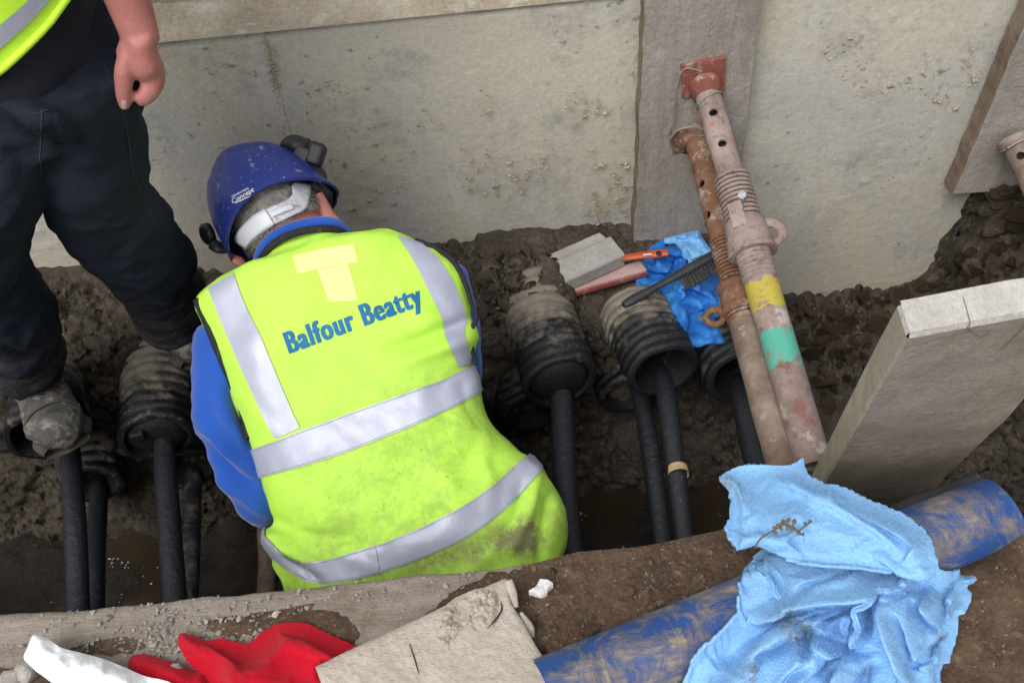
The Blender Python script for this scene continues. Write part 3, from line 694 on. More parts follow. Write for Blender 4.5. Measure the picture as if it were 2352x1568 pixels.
# ================================================================== DUCTS AND CABLES
def corrugated(L, r, pitch=.0245, wall=.008, buried=0):
    pr = [(0, r-.014), (0, r-.004), (.004, r)]; d = .006
    while d < L:
        pr += [(d, r), (d+pitch*.50, r), (d+pitch*.58, r-.009), (d+pitch*.90, r-.009), (d+pitch*.98, r)]; d += pitch
    pr += [(L, r-.012)]; inner = [(L, r-.016), (.06, r-.016), (.012, r-.015), (0, r-.014)]
    return pr+inner
def duct(c, r, label, group, mudbias, seal=None, bolt=False, away=AWAY, L=.27):
    t = thing('cable_duct', label, 'duct', c, group)
    pr = corrugated(L, r); V, F, d = revolve(c, np.asarray(c)+away, pr, 48)
    V = V+(fbm(V, 11, 3, 71)*.0042)[:, None]
    upness = np.clip((V[:, 2]-c[2]-d*away[2])/r, -1, 1)
    mud = sstep(.03, .24, d)*.42+mudbias+.06*upness
    mesh('corrugated_tube', V, F, 'duct', t, attr={'mud': mud})
    if seal:
        pr = [(-.004, .0005), (-.004, r*.55), (0.004, r-.024), (.010, r-.0155), (.05, r-.0155)]
        V, F, d = revolve(c, np.asarray(c)+away, pr, 40); mesh('end_seal', V, F, 'seal', t, attr={'mud': d*0+mudbias})
        if bolt:
            u = unit(np.cross(away, [0, 0, 1])); w = np.cross(u, away)
            V, F = box(c-away*.010-u*r*.36*-1*-1+w*r*.45, (u, w, away), (.014, .009, .008)); o = bevel(mesh('clamp', V, F, 'seal', t, smooth=False), .003)
    return t
G1 = 'cable ducts in the trench'
duct(up_c[0], DUCT_R, 'black corrugated duct under the toe of the muddy boot', G1, .02)
duct(up_c[1], DUCT_R+.002, 'muddy corrugated duct with plugged end left of the kneeling worker', G1, .04, seal=True, bolt=True)
duct(up_c[2], DUCT_R+.002, 'corrugated duct with sealed end right of the kneeling worker', G1, .0, seal=True)
duct(up_c[3], DUCT_R, 'open corrugated duct just below the blue plastic bag', G1, .0, L=.20, away=unit([-.16, 1, -.10]))
duct(up_c[4], DUCT_R, 'dark duct end half hidden behind the rusty prop', G1, .0, L=.15, away=unit([-.16, 1, -.10]))
LN = ['low duct in the shade below the muddy boot', 'low duct half hidden behind the blue sleeve', 'low duct under the sealed duct', 'low muddy duct left of the open duct']
for c, l in zip(lo_c, LN): duct(c, DUCT_R-.004, l, G1, .06, L=.22)
def cable(name, label, pts, r, m='cable', mb=0., group='cables crossing the trench'):
    P = np.array([at(a, b, Y=y) for a, b, y in pts]); ext = P[-1]+unit(P[-1]-P[-2])*.25; P = np.vstack([P, ext])
    V, F = tube(P, r, 60, 20); V = V+np.c_[V[:, :1]*0, V[:, :1]*0, fbm(V, 3, 2, 77)*.007]
    return tag(mesh(name, V, F, m, attr={'mud': np.full(len(V), mb)}), label, 'cable', group)
CB = [('black cable from the duct under the boot', [(150, 985, 1.42), (160, 1035, 1.30), (172, 1200, 1.10), (178, 1395, .93)], .0215, .07),
      ('thinner muddy cable from the low duct below the boot', [(222, 1080, 1.46), (226, 1140, 1.35), (220, 1270, 1.14), (216, 1395, 1.0)], .0195, .06),
      ('black cable from the plugged duct by the blue sleeve', [(374, 985, 1.34), (380, 1030, 1.29), (386, 1200, 1.09), (400, 1375, .93)], .0225, .06),
      ('muddy grey cable beside the blue sleeve', [(450, 1060, 1.46), (446, 1110, 1.35), (440, 1240, 1.16), (432, 1370, 1.02)], .0195, .20),
      ('black cable from the sealed duct right of the kneeling worker', [(1284, 870, 1.34), (1290, 925, 1.28), (1298, 1120, 1.08), (1312, 1275, .95)], .0235, .04),
      ('black cable with a band of tan tape', [(1512, 840, 1.42), (1526, 890, 1.31), (1552, 1080, 1.11), (1574, 1250, .97)], .0205, .05),
      ('muddy cable left of the taped cable', [(1450, 870, 1.48), (1472, 915, 1.39), (1500, 1080, 1.20), (1522, 1250, 1.04)], .0205, .10),
      ('dark cable between the open duct and the rusty prop', [(1690, 860, 1.42), (1700, 900, 1.31), (1722, 1010, 1.18), (1745, 1100, 1.08)], .0225, 0)]
cabs = [cable('cable', l, p, r, 'cable', mb) for l, p, r, mb in CB]
tag(cable('iron_pipe', 'rusty brown pipe end just left of the vest hem', [(612, 1180, 1.2), (614, 1240, 1.14), (616, 1290, 1.1), (612, 1360, 1.03)], .021, 'rusty_pipe', .1), None, 'pipe')
P = at(1555, 1075, Y=1.115); Pn = at(1560, 1098, Y=1.09)
V, F, d = revolve(P, Pn, [(0, .0212), (.018, .0212)], 24); mesh('tape_band', V, F, 'tape', cabs[5])

# ================================================================== PROPS
def thread(a, b, r, pitch=.0095, h=.0035):
    pr = []; d = a
    while d < b-pitch: pr += [(d, r-h), (d+pitch*.3, r), (d+pitch*.7, r), (d+pitch, r-h)]; d += pitch
    return pr
def tubework(name, A, B, prof, m, parent, holes=(), seg=40, hole_r=.0085, inner=.006):
    pr = np.array(prof); inn = [(pr[-1, 0], pr[-1, 1]-inner), (pr[0, 0], pr[0, 1]-inner)]
    pr2 = list(map(tuple, pr))+inn+[tuple(pr[0])]
    V, F, d = revolve(A, B, pr2, seg); V = V+(fbm(V, 14, 2, 81)*.0008)[:, None]
    o = mesh(name, V, F, m, attr={'t': d})
    if len(holes):
        t = unit(np.asarray(B)-A); cut = []
        for hd, ang in holes:
            c = np.asarray(A)+t*hd; view = unit(CAM-c); view = unit(view-t*np.dot(view, t)); sd = np.cross(t, view); v = view*math.cos(ang)+sd*math.sin(ang)
            cut.append(tube([c+v*.01, c+v*.08], hole_r, seg=20))
        bm = bmesh.new(); bm.from_mesh(o.data); bmesh.ops.remove_doubles(bm, verts=bm.verts, dist=1e-5); bmesh.ops.recalc_face_normals(bm, faces=bm.faces); bm.to_mesh(o.data); bm.free()
        co = mesh('cutter', *join(*cut)); bm = bmesh.new(); bm.from_mesh(co.data); bmesh.ops.recalc_face_normals(bm, faces=bm.faces); bm.to_mesh(co.data); bm.free()
        md = o.modifiers.new('h', 'BOOLEAN'); md.object = co; md.operation = 'DIFFERENCE'; md.solver = 'EXACT'
        baked(o); bpy.data.objects.remove(co)
        at_ = o.data.attributes.get('t')
        if not at_:
            n = len(o.data.vertices); cc = np.empty(n*3); o.data.vertices.foreach_get('co', cc); a_ = o.data.attributes.new('t', 'FLOAT', 'POINT'); a_.data.foreach_set('value', ((cc.reshape(-1, 3)-np.asarray(A))@t).astype(np.float32))
        md = o.modifiers.new('e', 'EDGE_SPLIT'); md.split_angle = math.radians(50)
    adopt(o, parent); return o
def seg_prof(a, b, r, n=14): return [(x, r) for x in np.linspace(a, b, n)]
def wire(parent, pts, r=.0016, m='wire', n=40): return mesh('tie_wire', *tube(pts, r, n, 8), m, parent)
def loop(A, B, d, r, tilt=.25, turns=1.0):
    t = unit(np.asarray(B)-A); u = unit(np.cross(t, [.3, .2, 1])); w = np.cross(t, u); a = np.linspace(0, 2*np.pi*turns, 30)
    return np.array([np.asarray(A)+t*(d+tilt*r*math.cos(x))+r*(math.cos(x)*u+math.sin(x)*w) for x in a])

# prop 1: pink and grey with red plate, yellow and turquoise bands
yb = WALL_Y-.056
A = at(1618, 192, Y=yb); B = at(1862, 1045, Y=.955); L = np.linalg.norm(B-A); T = unit(B-A)
def dist_at(px, py):                                   # distance along prop where its axis passes nearest this pixel
    ts = np.linspace(0, L, 800); x, y = topx(A+ts[:, None]*T); return float(ts[np.argmin(np.abs(y-py))])
d = lambda py: dist_at(0, py)
bands('prop_bands', [(d(652), d(716), (.46, .375, .055)), (d(768), d(848), (.095, .40, .305))])
p1 = thing('trench_prop', 'adjustable steel prop with yellow and turquoise paint bands', 'prop', B, 'props bracing the trench')
ang = unit(np.cross(T, [0, 0, 1])); pl = unit([1.0, 0, .10]); pv = np.cross([0, -1, 0], pl)
V, F = box(at(1615, 178, Y=yb+.001), (pl, unit(np.cross(pl, [0, 1, 0])), np.array([0, 1., 0])), (.044, .040, .004)); bevel(mesh('base_plate', V, F, 'prop_red', p1, smooth=False), .002)
V, F, dd = revolve(A, B, [(0, .034), (.012, .032), (.03, .029), (.034, .027)], 32); mesh('flange', V, F, 'prop_red', p1, attr={'t': dd})
ri = .0255
tubework('inner_tube', A, B, seg_prof(.02, d(415), ri), 'prop_pink', p1, [(d(274), -.05), (d(344), -.05)])
V, F, dd = revolve(A, B, [(d(405), ri-.002), (d(405), .031)]+thread(d(407), d(520), .0345)+[(d(520), .03)], 40); mesh('thread', V, F, 'prop_pink', p1)
# collar nut with lug
c0, c1 = d(508), d(585)
V, F, dd = revolve(A, B, [(c0, .033), (c0+.003, .0375), (c0+.016, .0375), (c0+.018, .0395), (c0+.034, .0405), (c0+.036, .0425), (c1-.010, .0435), (c1-.008, .0455), (c1-.001, .0455), (c1, .043), (c1, .034)], 36); mesh('collar', V, F, 'prop_pink', p1)
cc = A+T*(c0+.018); sd = unit(np.cross(T, CAM-cc)); sd = sd if np.dot(sd, RT) > 0 else -sd; vw = unit(np.cross(sd, T)); vw = vw if np.dot(vw, CAM-cc) > 0 else -vw
V, F = tube([cc+sd*.02, cc+sd*.042, cc+sd*.058+T*.012, cc+sd*.060+T*.034, cc+sd*.040+T*.046], [.012, .011, .010, .009, .006], 20, 14, flat=.7); mesh('lug', V, F, 'prop_pink', p1)
V, F = box(cc+vw*.036-T*.016-sd*.008, (sd, T, vw), (.014, .026, .006)); bevel(mesh('key_strip', V, F, 'prop_pink', p1, smooth=False), .003)
bc = A+T*d(478)+vw*.036+sd*.010
V, F, dd = revolve(bc, bc+vw, [(-.012, .003), (.006, .003), (.006, .009), (.013, .0085), (.013, .0005)], 6); mesh('bolt', V, F, 'steel', p1, smooth=False)
V, F = tube([bc+vw*.004, bc+vw*.012+T*.016], .0028, seg=8); mesh('bolt_shank', V, F, 'steel', p1)
ro = .031
tubework('outer_thread_tube', A, B, [(c1-.01, ro-.001)]+thread(c1-.004, d(645), ro+.0015)+[(d(645), ro)], 'prop_pink', p1, [(d(570), -.1)], hole_r=.0075)
tubework('outer_tube', A, B, seg_prof(d(645), L+.02, ro, 24), 'prop_bands', p1)
wire(p1, loop(A, B, d(232), ri+.002, .35), .002)

# prop 2: rusty
A = at(1598, 318, Y=yb); B = at(1800, 1062, Y=.965); L = np.linalg.norm(B-A); T = unit(B-A)
p2 = thing('trench_prop', 'rust-brown steel prop with a ring collar beside the painted prop', 'prop', B, 'props bracing the trench')
V, F, dd = revolve(A, B, [(-.004, .044), (.006, .044), (.010, .032), (.02, .028)], 28); mesh('flange', V, F, 'prop_rust', p2)
V, F = box(A+np.array([-.022, .0, .0]), (pl, unit(np.cross(pl, [0, 1, 0])), np.array([0, 1., 0])), (.028, .030, .004)); bevel(mesh('base_plate', V, F, 'prop_rust', p2, smooth=False), .002)
tubework('inner_tube', A, B, seg_prof(.012, d(560), .0255), 'prop_rust', p2, [(d(432), .55), (d(500), .75)])
V, F, dd = revolve(A, B, [(d(548), .025)]+thread(d(550), d(662), .0285, .0085)+[(d(662), .026)], 36); mesh('thread', V, F, 'prop_rust', p2)
c0, c1 = d(655), d(722)
V, F, dd = revolve(A, B, [(c0, .029), (c0+.002, .0375), (c0+.010, .0375), (c0+.014, .0355), (c1-.014, .037), (c1-.008, .0405), (c1, .040), (c1, .03)], 36); mesh('collar', V, F, 'prop_rust', p2)
cc = A+T*(c1-.012); sd = unit(np.cross(T, CAM-cc)); sd = sd if np.dot(sd, RT) < 0 else -sd; vw = unit(np.cross(sd, T)); vw = vw if np.dot(vw, CAM-cc) > 0 else -vw
rc = cc+sd*.052+T*.002; a = np.linspace(0, 2*np.pi, 33)
V, F = tube(np.array([rc+.0165*(math.cos(x)*sd+math.sin(x)*T) for x in a[:-1]]+[rc+.0165*sd]), .0065, None, 12, caps=False); mesh('ring_lug', V, F, 'prop_rust', p2)
V, F, dd = revolve(A, B, [(c1-.004, .033)]+thread(c1, d(745), .0335, .008)+[(d(745), .031)], 36); mesh('lower_thread', V, F, 'prop_rust', p2)
tubework('outer_tube', A, B, seg_prof(d(742), L+.02, .0315, 20), 'prop_mud', p2)
wire(p2, loop(A, B, d(502), .0275, .3, .7), .0015)
wire(p2, [at(1540, 318, Y=yb-.01), at(1556, 300, Y=yb-.02), at(1590, 292, Y=yb-.035), at(1635, 303, Y=yb-.03)], .0028)
wire(p2, [at(1540, 340, Y=yb-.003), at(1538, 300, Y=yb-.006), at(1550, 270, Y=yb-.003), at(1552, 215, Y=yb-.003), at(1570, 160, Y=yb-.003), at(1612, 165, Y=yb-.006)], .0014)
# prop 3 at the right edge of the picture
A = at(2330, 320, Y=WALL_Y-.08); B = A+unit(np.array([.17, -.75, -.40]))*.85
p3 = thing('trench_prop', 'muddy prop end against the upright board at the right edge', 'prop', B, 'props bracing the trench')
V, F, dd = revolve(A, B, [(-.002, .036), (.010, .036), (.016, .031)], 26); mesh('flange', V, F, 'prop_mud', p3)
T = unit(B-A); L = .85
tubework('tube', A, B, seg_prof(.012, .85, .0285, 16), 'prop_mud', p3, [(.045, .1)])
wire(p3, loop(A, B, .012, .036, .2), .0025)

# ================================================================== NEAR TIMBER AND BOARDS
C_ = at(2085, 770, Z=1.35); Bt = at(1895, 1105, Z=.80); ax = unit(C_-Bt); wx = unit(np.array([1, .02, 0])-ax*np.dot([1, .02, 0], ax)); th = unit(np.cross(ax, wx)); th = th if th[1] > 0 else -th
Wd, Tk, lowp = .205, .039, Bt-ax*.28
t = thing('timber_post', 'thick pale timber board standing up at the near edge, right of the props', 'timber', lowp)
nv, nw, nt = 60, 24, 8
def pgrid(fn, nu, nv_, m, name):
    V = np.array([fn(i/(nu-1), j/(nv_-1)) for i in range(nu) for j in range(nv_)]); V = V+(fbm(V, 8, 4, 91)*.0022)[:, None]*th
    return mesh(name, V, gridf(nu, nv_), m, t)
Ln = np.linalg.norm(C_-lowp); chip = lambda u: .004*math.sin(u*9)
f0 = lambda u, v: lowp+ax*Ln*u+wx*Wd*v
pgrid(lambda u, v: f0(u*.992, .012+.976*v), nv, nw, 'post_front', 'front_face')
pgrid(lambda u, v: f0(u*.992, 0)+th*Tk*(.09+.82*v)-wx*.0, nv, nt, 'post_side', 'side_face')
pgrid(lambda u, v: f0(u*.992, 1)+th*Tk*(.09+.82*v), nv, nt, 'post_side', 'side_face')
pgrid(lambda u, v: f0(u, .012+.976*v)+th*Tk, nv, nw, 'post_side', 'back_face')
pgrid(lambda u, v: f0(1.0, .012+.976*v)+th*Tk*(.10+.80*u), nt, nw, 'post_end', 'end_face')
# worn arrises joining the faces
def strip(Aq, Bq, m):
    V = np.concatenate([Aq, Bq]); n = len(Aq); V = V+(fbm(V, 8, 4, 91)*.0022)[:, None]*th; mesh('worn_edge', V, gridf(2, n), m, t)
us = np.linspace(0, 1, 60); vs_ = np.linspace(0, 1, 24)
strip(np.array([f0(u*.992, .012) for u in us]), np.array([f0(u*.992, 0)+th*Tk*.09 for u in us]), 'post_side')
strip(np.array([f0(u*.992, .988) for u in us]), np.array([f0(u*.992, 1)+th*Tk*.09 for u in us]), 'post_side')
strip(np.array([f0(.992, .012+.976*v) for v in vs_]), np.array([f0(1., .012+.976*v)+th*Tk*.10 for v in vs_]), 'post_end')
strip(np.array([f0(.992, 0)+th*Tk*(.09+.82*v) for v in vs_]), np.array([f0(1., .012)+th*Tk*(.10+.8*v) for v in vs_]), 'post_end')
strip(np.array([f0(1., .012+.976*v)+th*Tk*.9 for v in vs_]), np.array([f0(1., .012+.976*v)+th*Tk for v in vs_]), 'post_end')
strip(np.array([f0(u*.992, 0)+th*Tk*.91 for u in us]), np.array([f0(u, .012)+th*Tk for u in us]), 'post_side')
for v0, ln, sl in ((.60, .05, -.05), (.68, .03, .02), (.30, .02, .1)):                    # drying splits in the end grain and down the face
    p = [f0(1.0, v0)+th*Tk*.8+ax*.0006, f0(1.0, v0-.005)+th*Tk*.1+ax*.0006, f0(.992, v0-.01)-th*.0006, f0(1-ln/Ln*2, v0+sl)-th*.0006]
    mesh('split', *tube(p, [.0003, .0006, .0006, .0002], 24, 6), 'board_edge_brown', t)

# soil heaped over the edge board
out = [(1207, 1297), (1260, 1284), (1330, 1266), (1450, 1257), (1520, 1246), (1600, 1228), (1690, 1209), (1800, 1190), (1850, 1230), (1850, 1330), (1760, 1380), (1700, 1440), (1500, 1520), (1350, 1620), (1100, 1660), (860, 1620), (800, 1520), (860, 1470), (960, 1412), (1000, 1390), (1017, 1372), (1060, 1346), (1107, 1329), (1120, 1313), (1167, 1312)]
def zf(X, Y, D):
    P = np.stack([X/400, Y/400, X*0], -1); e, cid = voro(np.stack([X, Y], -1)+40*fbm(P, 3, 2, 5)[..., None], .022, 9)
    rough = sstep(1340, 1440, Y+(X-1176)*.1); cr = np.clip(fbm(P, 5, 3, 13)+.1, 0, 1)
    return .951+.022*sstep(0, 90, D)+.004*sstep(0, 10, D)+fbm(P, 9, 5, 7)*.006*sstep(0, 40, D)+rough*cr*(np.clip(e*2.5, 0, 1)**.6*(.3+cid)-.5)*.020+fbm(P, 60, 3, 15)*.0014
heap = relief('soil_heap', out, zf, 3.2, 'bank_soil', skirt=.93); hb_ = bvh_of(heap); pts, sz = [], []
for _ in range(900):
    h = hb_.ray_cast(Vector(CAM), Vector(unit(rays(rng.uniform(1000, 1780), rng.uniform(1215, 1568)))))
    if h[0] is not None: pts.append(np.array(h[0])); sz.append(min(rng.gamma(1.5, .0011)+.0005, .007))
tag(scatter_mesh('crumbs', pts, sz, 'crumb', heap), kind='stuff')
tag(heap, 'brown gritty soil heaped on the edge board beside the blue pipe', 'soil', kind='stuff')
out = [(860, 1440), (800, 1405), (730, 1385), (640, 1400), (560, 1410), (500, 1420), (470, 1440), (560, 1470), (700, 1500), (820, 1500)]
sp = relief('soil_spill', out, lambda X, Y, D: .9515+.009*sstep(0, 40, D)*(.6+fbm(np.stack([X/60, Y/60, X*0], -1), 1, 4, 3)*.5), 4, 'bank_soil', skirt=.945, smooth_n=60); tag(sp, 'dark soil spilled on the edge board behind the red cloth', 'soil', kind='stuff')
out = [(230, 1470), (300, 1462), (345, 1478), (330, 1500), (270, 1510), (210, 1500), (150, 1560), (60, 1640), (-60, 1640), (-60, 1525), (20, 1535), (120, 1500)]
sp = relief('soil_spill', out, lambda X, Y, D: .9515+.012*sstep(0, 50, D)*(.6+fbm(np.stack([X/60, Y/60, X*0], -1), 1, 4, 23)*.5), 4, 'bank_soil', skirt=.945, smooth_n=60); tag(sp, 'soil spilled round the white sheet in the near left corner', 'soil', kind='stuff')
for a, b, s in [(60, 1545, .022), (20, 1560, .016), (400, 1545, .014), (1270, 1310, .006), (1335, 1352, .005), (1560, 1345, .010), (1600, 1320, .008), (1490, 1400, .010)]:
    v, f = nugget(16, .7); p = at(a, b, Z=.965); R = rotm()
    big = b > 1500
    tag(mesh('stone', v@R.T*s*np.array([1, 1, .75])+p, f, 'pebble' if big else 'clod', smooth=False), {1270: 'small clod beside the torn white scrap', 1335: 'small clod right of the torn white scrap', 1560: 'clod on the soil heap near its far edge', 1600: 'clod on the soil heap beside the blue towel', 1490: 'clod on the soil heap close to the blue pipe', 60: 'brown fist stone in the near left corner below the white sheet', 20: 'small stone at the near left corner of the picture', 400: 'stone between the white sheet and red cloth'}.get(a, 'small brown clod lying on the soil heap by the blue pipe'), 'stone', 'stones on the near bank')
# torn scrap of white paper on the soil
out = [(1212, 1357), (1232, 1345), (1240, 1328), (1258, 1330), (1270, 1338), (1258, 1348), (1256, 1360), (1240, 1362), (1225, 1356)]
sc_ = relief('paper_scrap', out, lambda X, Y, D: .988+fbm(np.stack([X/20, Y/20, X*0], -1), 1, 2, 3)*.003, 2.5, 'white_bit', skirt=.975); tag(sc_, 'torn white scrap lying on the brown soil', 'paper')
# pale board with cracked mud, bottom centre
bo = [(724, 1530), (800, 1493), (950, 1424), (1090, 1358), (1160, 1327), (1166, 1330), (1174, 1385), (1200, 1425), (1230, 1480), (1262, 1530), (1300, 1600), (1380, 1750), (820, 1760), (745, 1590)]
def zb(X, Y, D):
    P = np.stack([X/300, Y/300, X*0], -1); return 1.005-.004*np.exp(-D/5)+fbm(P, 4, 4, 9)*.002+fbm(P, 30, 3, 4)*.0006
t = thing('mud_caked_board', 'pale sawn board end caked with cracked dried mud, bottom centre', 'board', at(1000, 1560, Z=.95))
relief('board', bo, zb, 4, 'board_pale', t, skirt=.953)
mo = [(1010, 1400), (1045, 1372), (1090, 1352), (1135, 1345), (1150, 1375), (1140, 1420), (1135, 1440), (1100, 1448), (1085, 1475), (1050, 1470), (1030, 1495), (1010, 1480), (985, 1462), (1003, 1440)]
def zm(X, Y, D):
    P = np.stack([X/40, Y/40, X*0], -1); e, cid = voro(np.stack([X, Y], -1)+7*fbm(P, 1.4, 2, 3)[..., None], .075, 6)
    return 1.004+sstep(0, 14, D)*(.0015+.0065*np.clip(e*6, 0, 1)**.8*(.05+cid)*np.clip(fbm(P, .9, 3, 18)+.55, 0, 1.2)+fbm(P, 2.5, 4, 8)*.0030)
relief('dried_mud', mo, zm, 2, 'dried_mud', t, skirt=1.0)
V, F = tube([at(1168, 1332, Z=1.006), at(1176, 1360, Z=1.0), at(1186, 1395, Z=.995)], [.005, .006, .003], 14, 8, flat=.5); mesh('splinter', V, F, 'board_pale', t)
V, F = tube([at(1196, 1405, Z=.998), at(1215, 1440, Z=.990), at(1225, 1462, Z=.985)], [.002, .006, .002], 14, 8, flat=.5); mesh('splinter', V, F, 'board_pale', t)
mesh('crack', *tube([at(940, 1478, Z=1.0065), at(952, 1510, Z=1.0065), at(962, 1548, Z=1.0065)], [.0004, .0008, .0004], 16, 6), 'seal', t)
mesh('crack', *tube([at(1150, 1382, Z=1.0065), at(1152, 1400, Z=1.0065), at(1136, 1425, Z=1.0065), at(1118, 1442, Z=1.0065)], [.0005, .001, .001, .0004], 24, 6), 'seal', t)

# ================================================================== BLUE PIPE
A = at(1256, 1601, Z=.990); B = at(2300, 1170, Z=.992); Lp = np.linalg.norm(B-A); T = unit(B-A); sdv = unit(np.cross(T, [0, 0, 1])); upv = np.cross(sdv, T)
na, nl = 30, 90; V = []
for k in range(2):
    r = .0445 if k == 0 else .041
    for i in range(nl):
        u = i/(nl-1); end = sstep(.90, 1.0, u); a0 = math.radians(-18+35*float(end)); a1 = math.radians(198-35*float(end))
        for j in range(na):
            a = a0+(a1-a0)*j/(na-1); V.append(A+T*Lp*u+r*(math.cos(a)*sdv+math.sin(a)*upv*(1-.25*float(end))))
n = na*nl; F = gridf(nl, na)+[tuple(n+q for q in reversed(f)) for f in gridf(nl, na)]
for i in range(nl-1):
    for j in (0, na-1): q = (i*na+j, (i+1)*na+j, n+(i+1)*na+j, n+i*na+j); F.append(q if j else q[::-1])
for j in range(na-1): F.append(((nl-1)*na+j, (nl-1)*na+j+1, n+(nl-1)*na+j+1, n+(nl-1)*na+j))
V = np.array(V); V += (fbm(V, 8, 2, 95)*.0012)[:, None]
tag(mesh('blue_pipe', V, F, 'blue_pipe_paint'), 'mud-smeared half-round blue pipe lying on the near bank under the towel', 'pipe')
V, F = tube([at(2040, 1182, Z=.99), at(2120, 1148, Z=.99), at(2200, 1118, Z=.99), at(2245, 1092, Z=.99)], [.010, .010, .009, .006], 20, 12, flat=.5)
tag(mesh('plastic_strip', V, F, 'dark_plastic'), 'thin dark grey strip between the timber and the blue pipe', 'strip')

# ================================================================== cloth that settles: grid of points, lengths kept, floor and pipe below
def settle(P, used, pin, grow, steps, floorz, pipe=None, soft=(.9, .5, .8), grav=.35, passes=4, stiff=((2, .93), (4, .86), (6, .78))):
    """P (nx,ny,3) start shape; the sheet is larger than its footprint by `grow`, so it buckles into folds"""
    x = P.copy(); w = np.where(used & ~pin, 1.0, 0.0); vel = np.zeros_like(x); dt = 1/30
    con = []
    def add(di, dj, k, lo=None):
        nx, ny = used.shape; I, J = np.meshgrid(np.arange(nx), np.arange(ny), indexing='ij'); I2, J2 = I+di, J+dj
        ok = (I2 < nx) & (J2 >= 0) & (J2 < ny) & used; I2c = np.clip(I2, 0, nx-1); J2c = np.clip(J2, 0, ny-1); ok &= used[I2c, J2c]
        par = (I//max(di, 1)) % 2 if di else (J//abs(dj)) % 2
        for q in (0, 1):
            s = ok & (par == q); a = np.flatnonzero(s.ravel()); b = (I2c*ny+J2c).ravel()[a]; wa, wb = w.ravel()[a], w.ravel()[b]; m = wa+wb > 0; a, b, wa, wb = a[m], b[m], wa[m], wb[m]
            r = np.linalg.norm(P.reshape(-1, 3)[a]-P.reshape(-1, 3)[b], axis=1); con.append((a, b, wa/(wa+wb), wb/(wa+wb), r, k, lo))
    for d in ((1, 0), (0, 1)): add(*d, soft[0])
    for d in ((1, 1), (1, -1)): add(*d, soft[1])
    for n_, lo in stiff:
        add(n_, 0, soft[2], lo); add(0, n_, soft[2], lo)
    X = x.reshape(-1, 3); W = w.reshape(-1, 1); Vv = vel.reshape(-1, 3)
    if pipe: pa, pb, pr = pipe; pd = unit(pb-pa); pl_ = np.linalg.norm(pb-pa)
    for st_ in range(steps):
        g_ = 1+grow*min(1.0, (st_+1)/(steps*.6)); old = X.copy(); Vv[:, 2] -= grav*dt; X += W*np.clip(Vv, -.5, .5)*dt
        for _ in range(passes):
            for a, b, fa, fb, r, k, lo in con:
                d = X[b]-X[a]; l = np.linalg.norm(d, axis=1)+1e-9; R = r*g_*(lo or 1.0); c = (l-R)/l*k
                if lo: c = np.where(l < R, c, 0)
                d *= c[:, None]; X[a] += d*fa[:, None]; X[b] -= d*fb[:, None]
            fz = floorz
            X[:, 2] = np.where(W[:, 0] > 0, np.maximum(X[:, 2], fz), X[:, 2])
            if pipe:
                q = X-pa; t_ = q@pd; rad = q-t_[:, None]*pd; l = np.linalg.norm(rad, axis=1)+1e-9; m = (l < pr) & (W[:, 0] > 0)
                rad2 = np.where(rad[:, 2:3] < 0, rad*np.array([1, 1, -1]), rad); X[m] = (pa+t_[:, None]*pd+rad2/l[:, None]*pr)[m]
        Vv[:] = (X-old)/dt*.80
    return x
def draped(name, outline, z0, step, smooth_n, m, parent, grow, floorz, pipe=None, soilf=None, thick=.004, under=None, steps=110, stiff=((2, .93), (4, .86), (6, .78)), sub=2):
    """a sheet over a traced outline, settled like cloth"""
    O = catc(outline, smooth_n); x0, y0 = O.min(0)-step; x1, y1 = O.max(0)+step
    X, Y = np.meshgrid(np.arange(x0, x1+step, step), np.arange(y0, y1+step, step), indexing='ij'); I = inside(X, Y, O); D, _, _, qx, qy = segdist(X, Y, O, True)
    cell = I[:-1, :-1] | I[1:, :-1] | I[:-1, 1:] | I[1:, 1:]; ii, jj = np.nonzero(cell); used = np.zeros(X.shape, bool)
    for a, b in ((0, 0), (1, 0), (0, 1), (1, 1)): used[ii+a, jj+b] = True
    X = np.where(I, X, qx); Y = np.where(I, Y, qy); D = np.where(I, D, 0); Z = z0(X, Y, D)
    if pipe is not None:                                            # start clear of the pipe
        R = rays(X, Y).reshape(-1, 3); zz = Z.ravel(); c = Vector(CAM)
        for i in np.flatnonzero(used.ravel()):
            h = pipe_bv.ray_cast(c, Vector(R[i]))
            if h[0] is not None: zz[i] = max(zz[i], h[0].z+.014)
        Z = zz.reshape(Z.shape)
    if callable(floorz): floorz = floorz(X, Y, D).ravel()
    P = settle(at(X, Y, Z=Z), used, used & ~I, grow, steps, floorz, pipe, stiff=stiff)
    idx = -np.ones(X.shape, int); idx[used] = np.arange(used.sum()); V = P[used]
    if under is not None:
        px, py = topx(V); k = inside(px, py, np.array(under)) & (V[:, 2] > .985); V[k] = at(px[k], py[k], Z=.985)
    o = mesh(name, V, np.stack([idx[ii, jj], idx[ii, jj+1], idx[ii+1, jj+1], idx[ii+1, jj]], 1), m)
    s = o.modifiers.new('m', 'SMOOTH'); s.factor = .5; s.iterations = 2; s = o.modifiers.new('s', 'SUBSURF'); s.levels = s.render_levels = sub; s = o.modifiers.new('t', 'SOLIDIFY'); s.thickness = thick; s.offset = -1; baked(o)
    n2 = len(o.data.vertices); co = np.empty(n2*3); o.data.vertices.foreach_get('co', co); co = co.reshape(-1, 3); co = co+(fbm(co, 60, 2, 301)*.0005)[:, None]
    o.data.vertices.foreach_set('co', co.ravel()); o.data.update(); o.data.polygons.foreach_set('use_smooth', [True]*len(o.data.polygons))
    if soilf:
        px, py = topx(co); a_ = o.data.attributes.new('soil', 'FLOAT', 'POINT'); a_.data.foreach_set('value', np.asarray(soilf(px, py, 0), np.float32))
    adopt(o, parent); return o
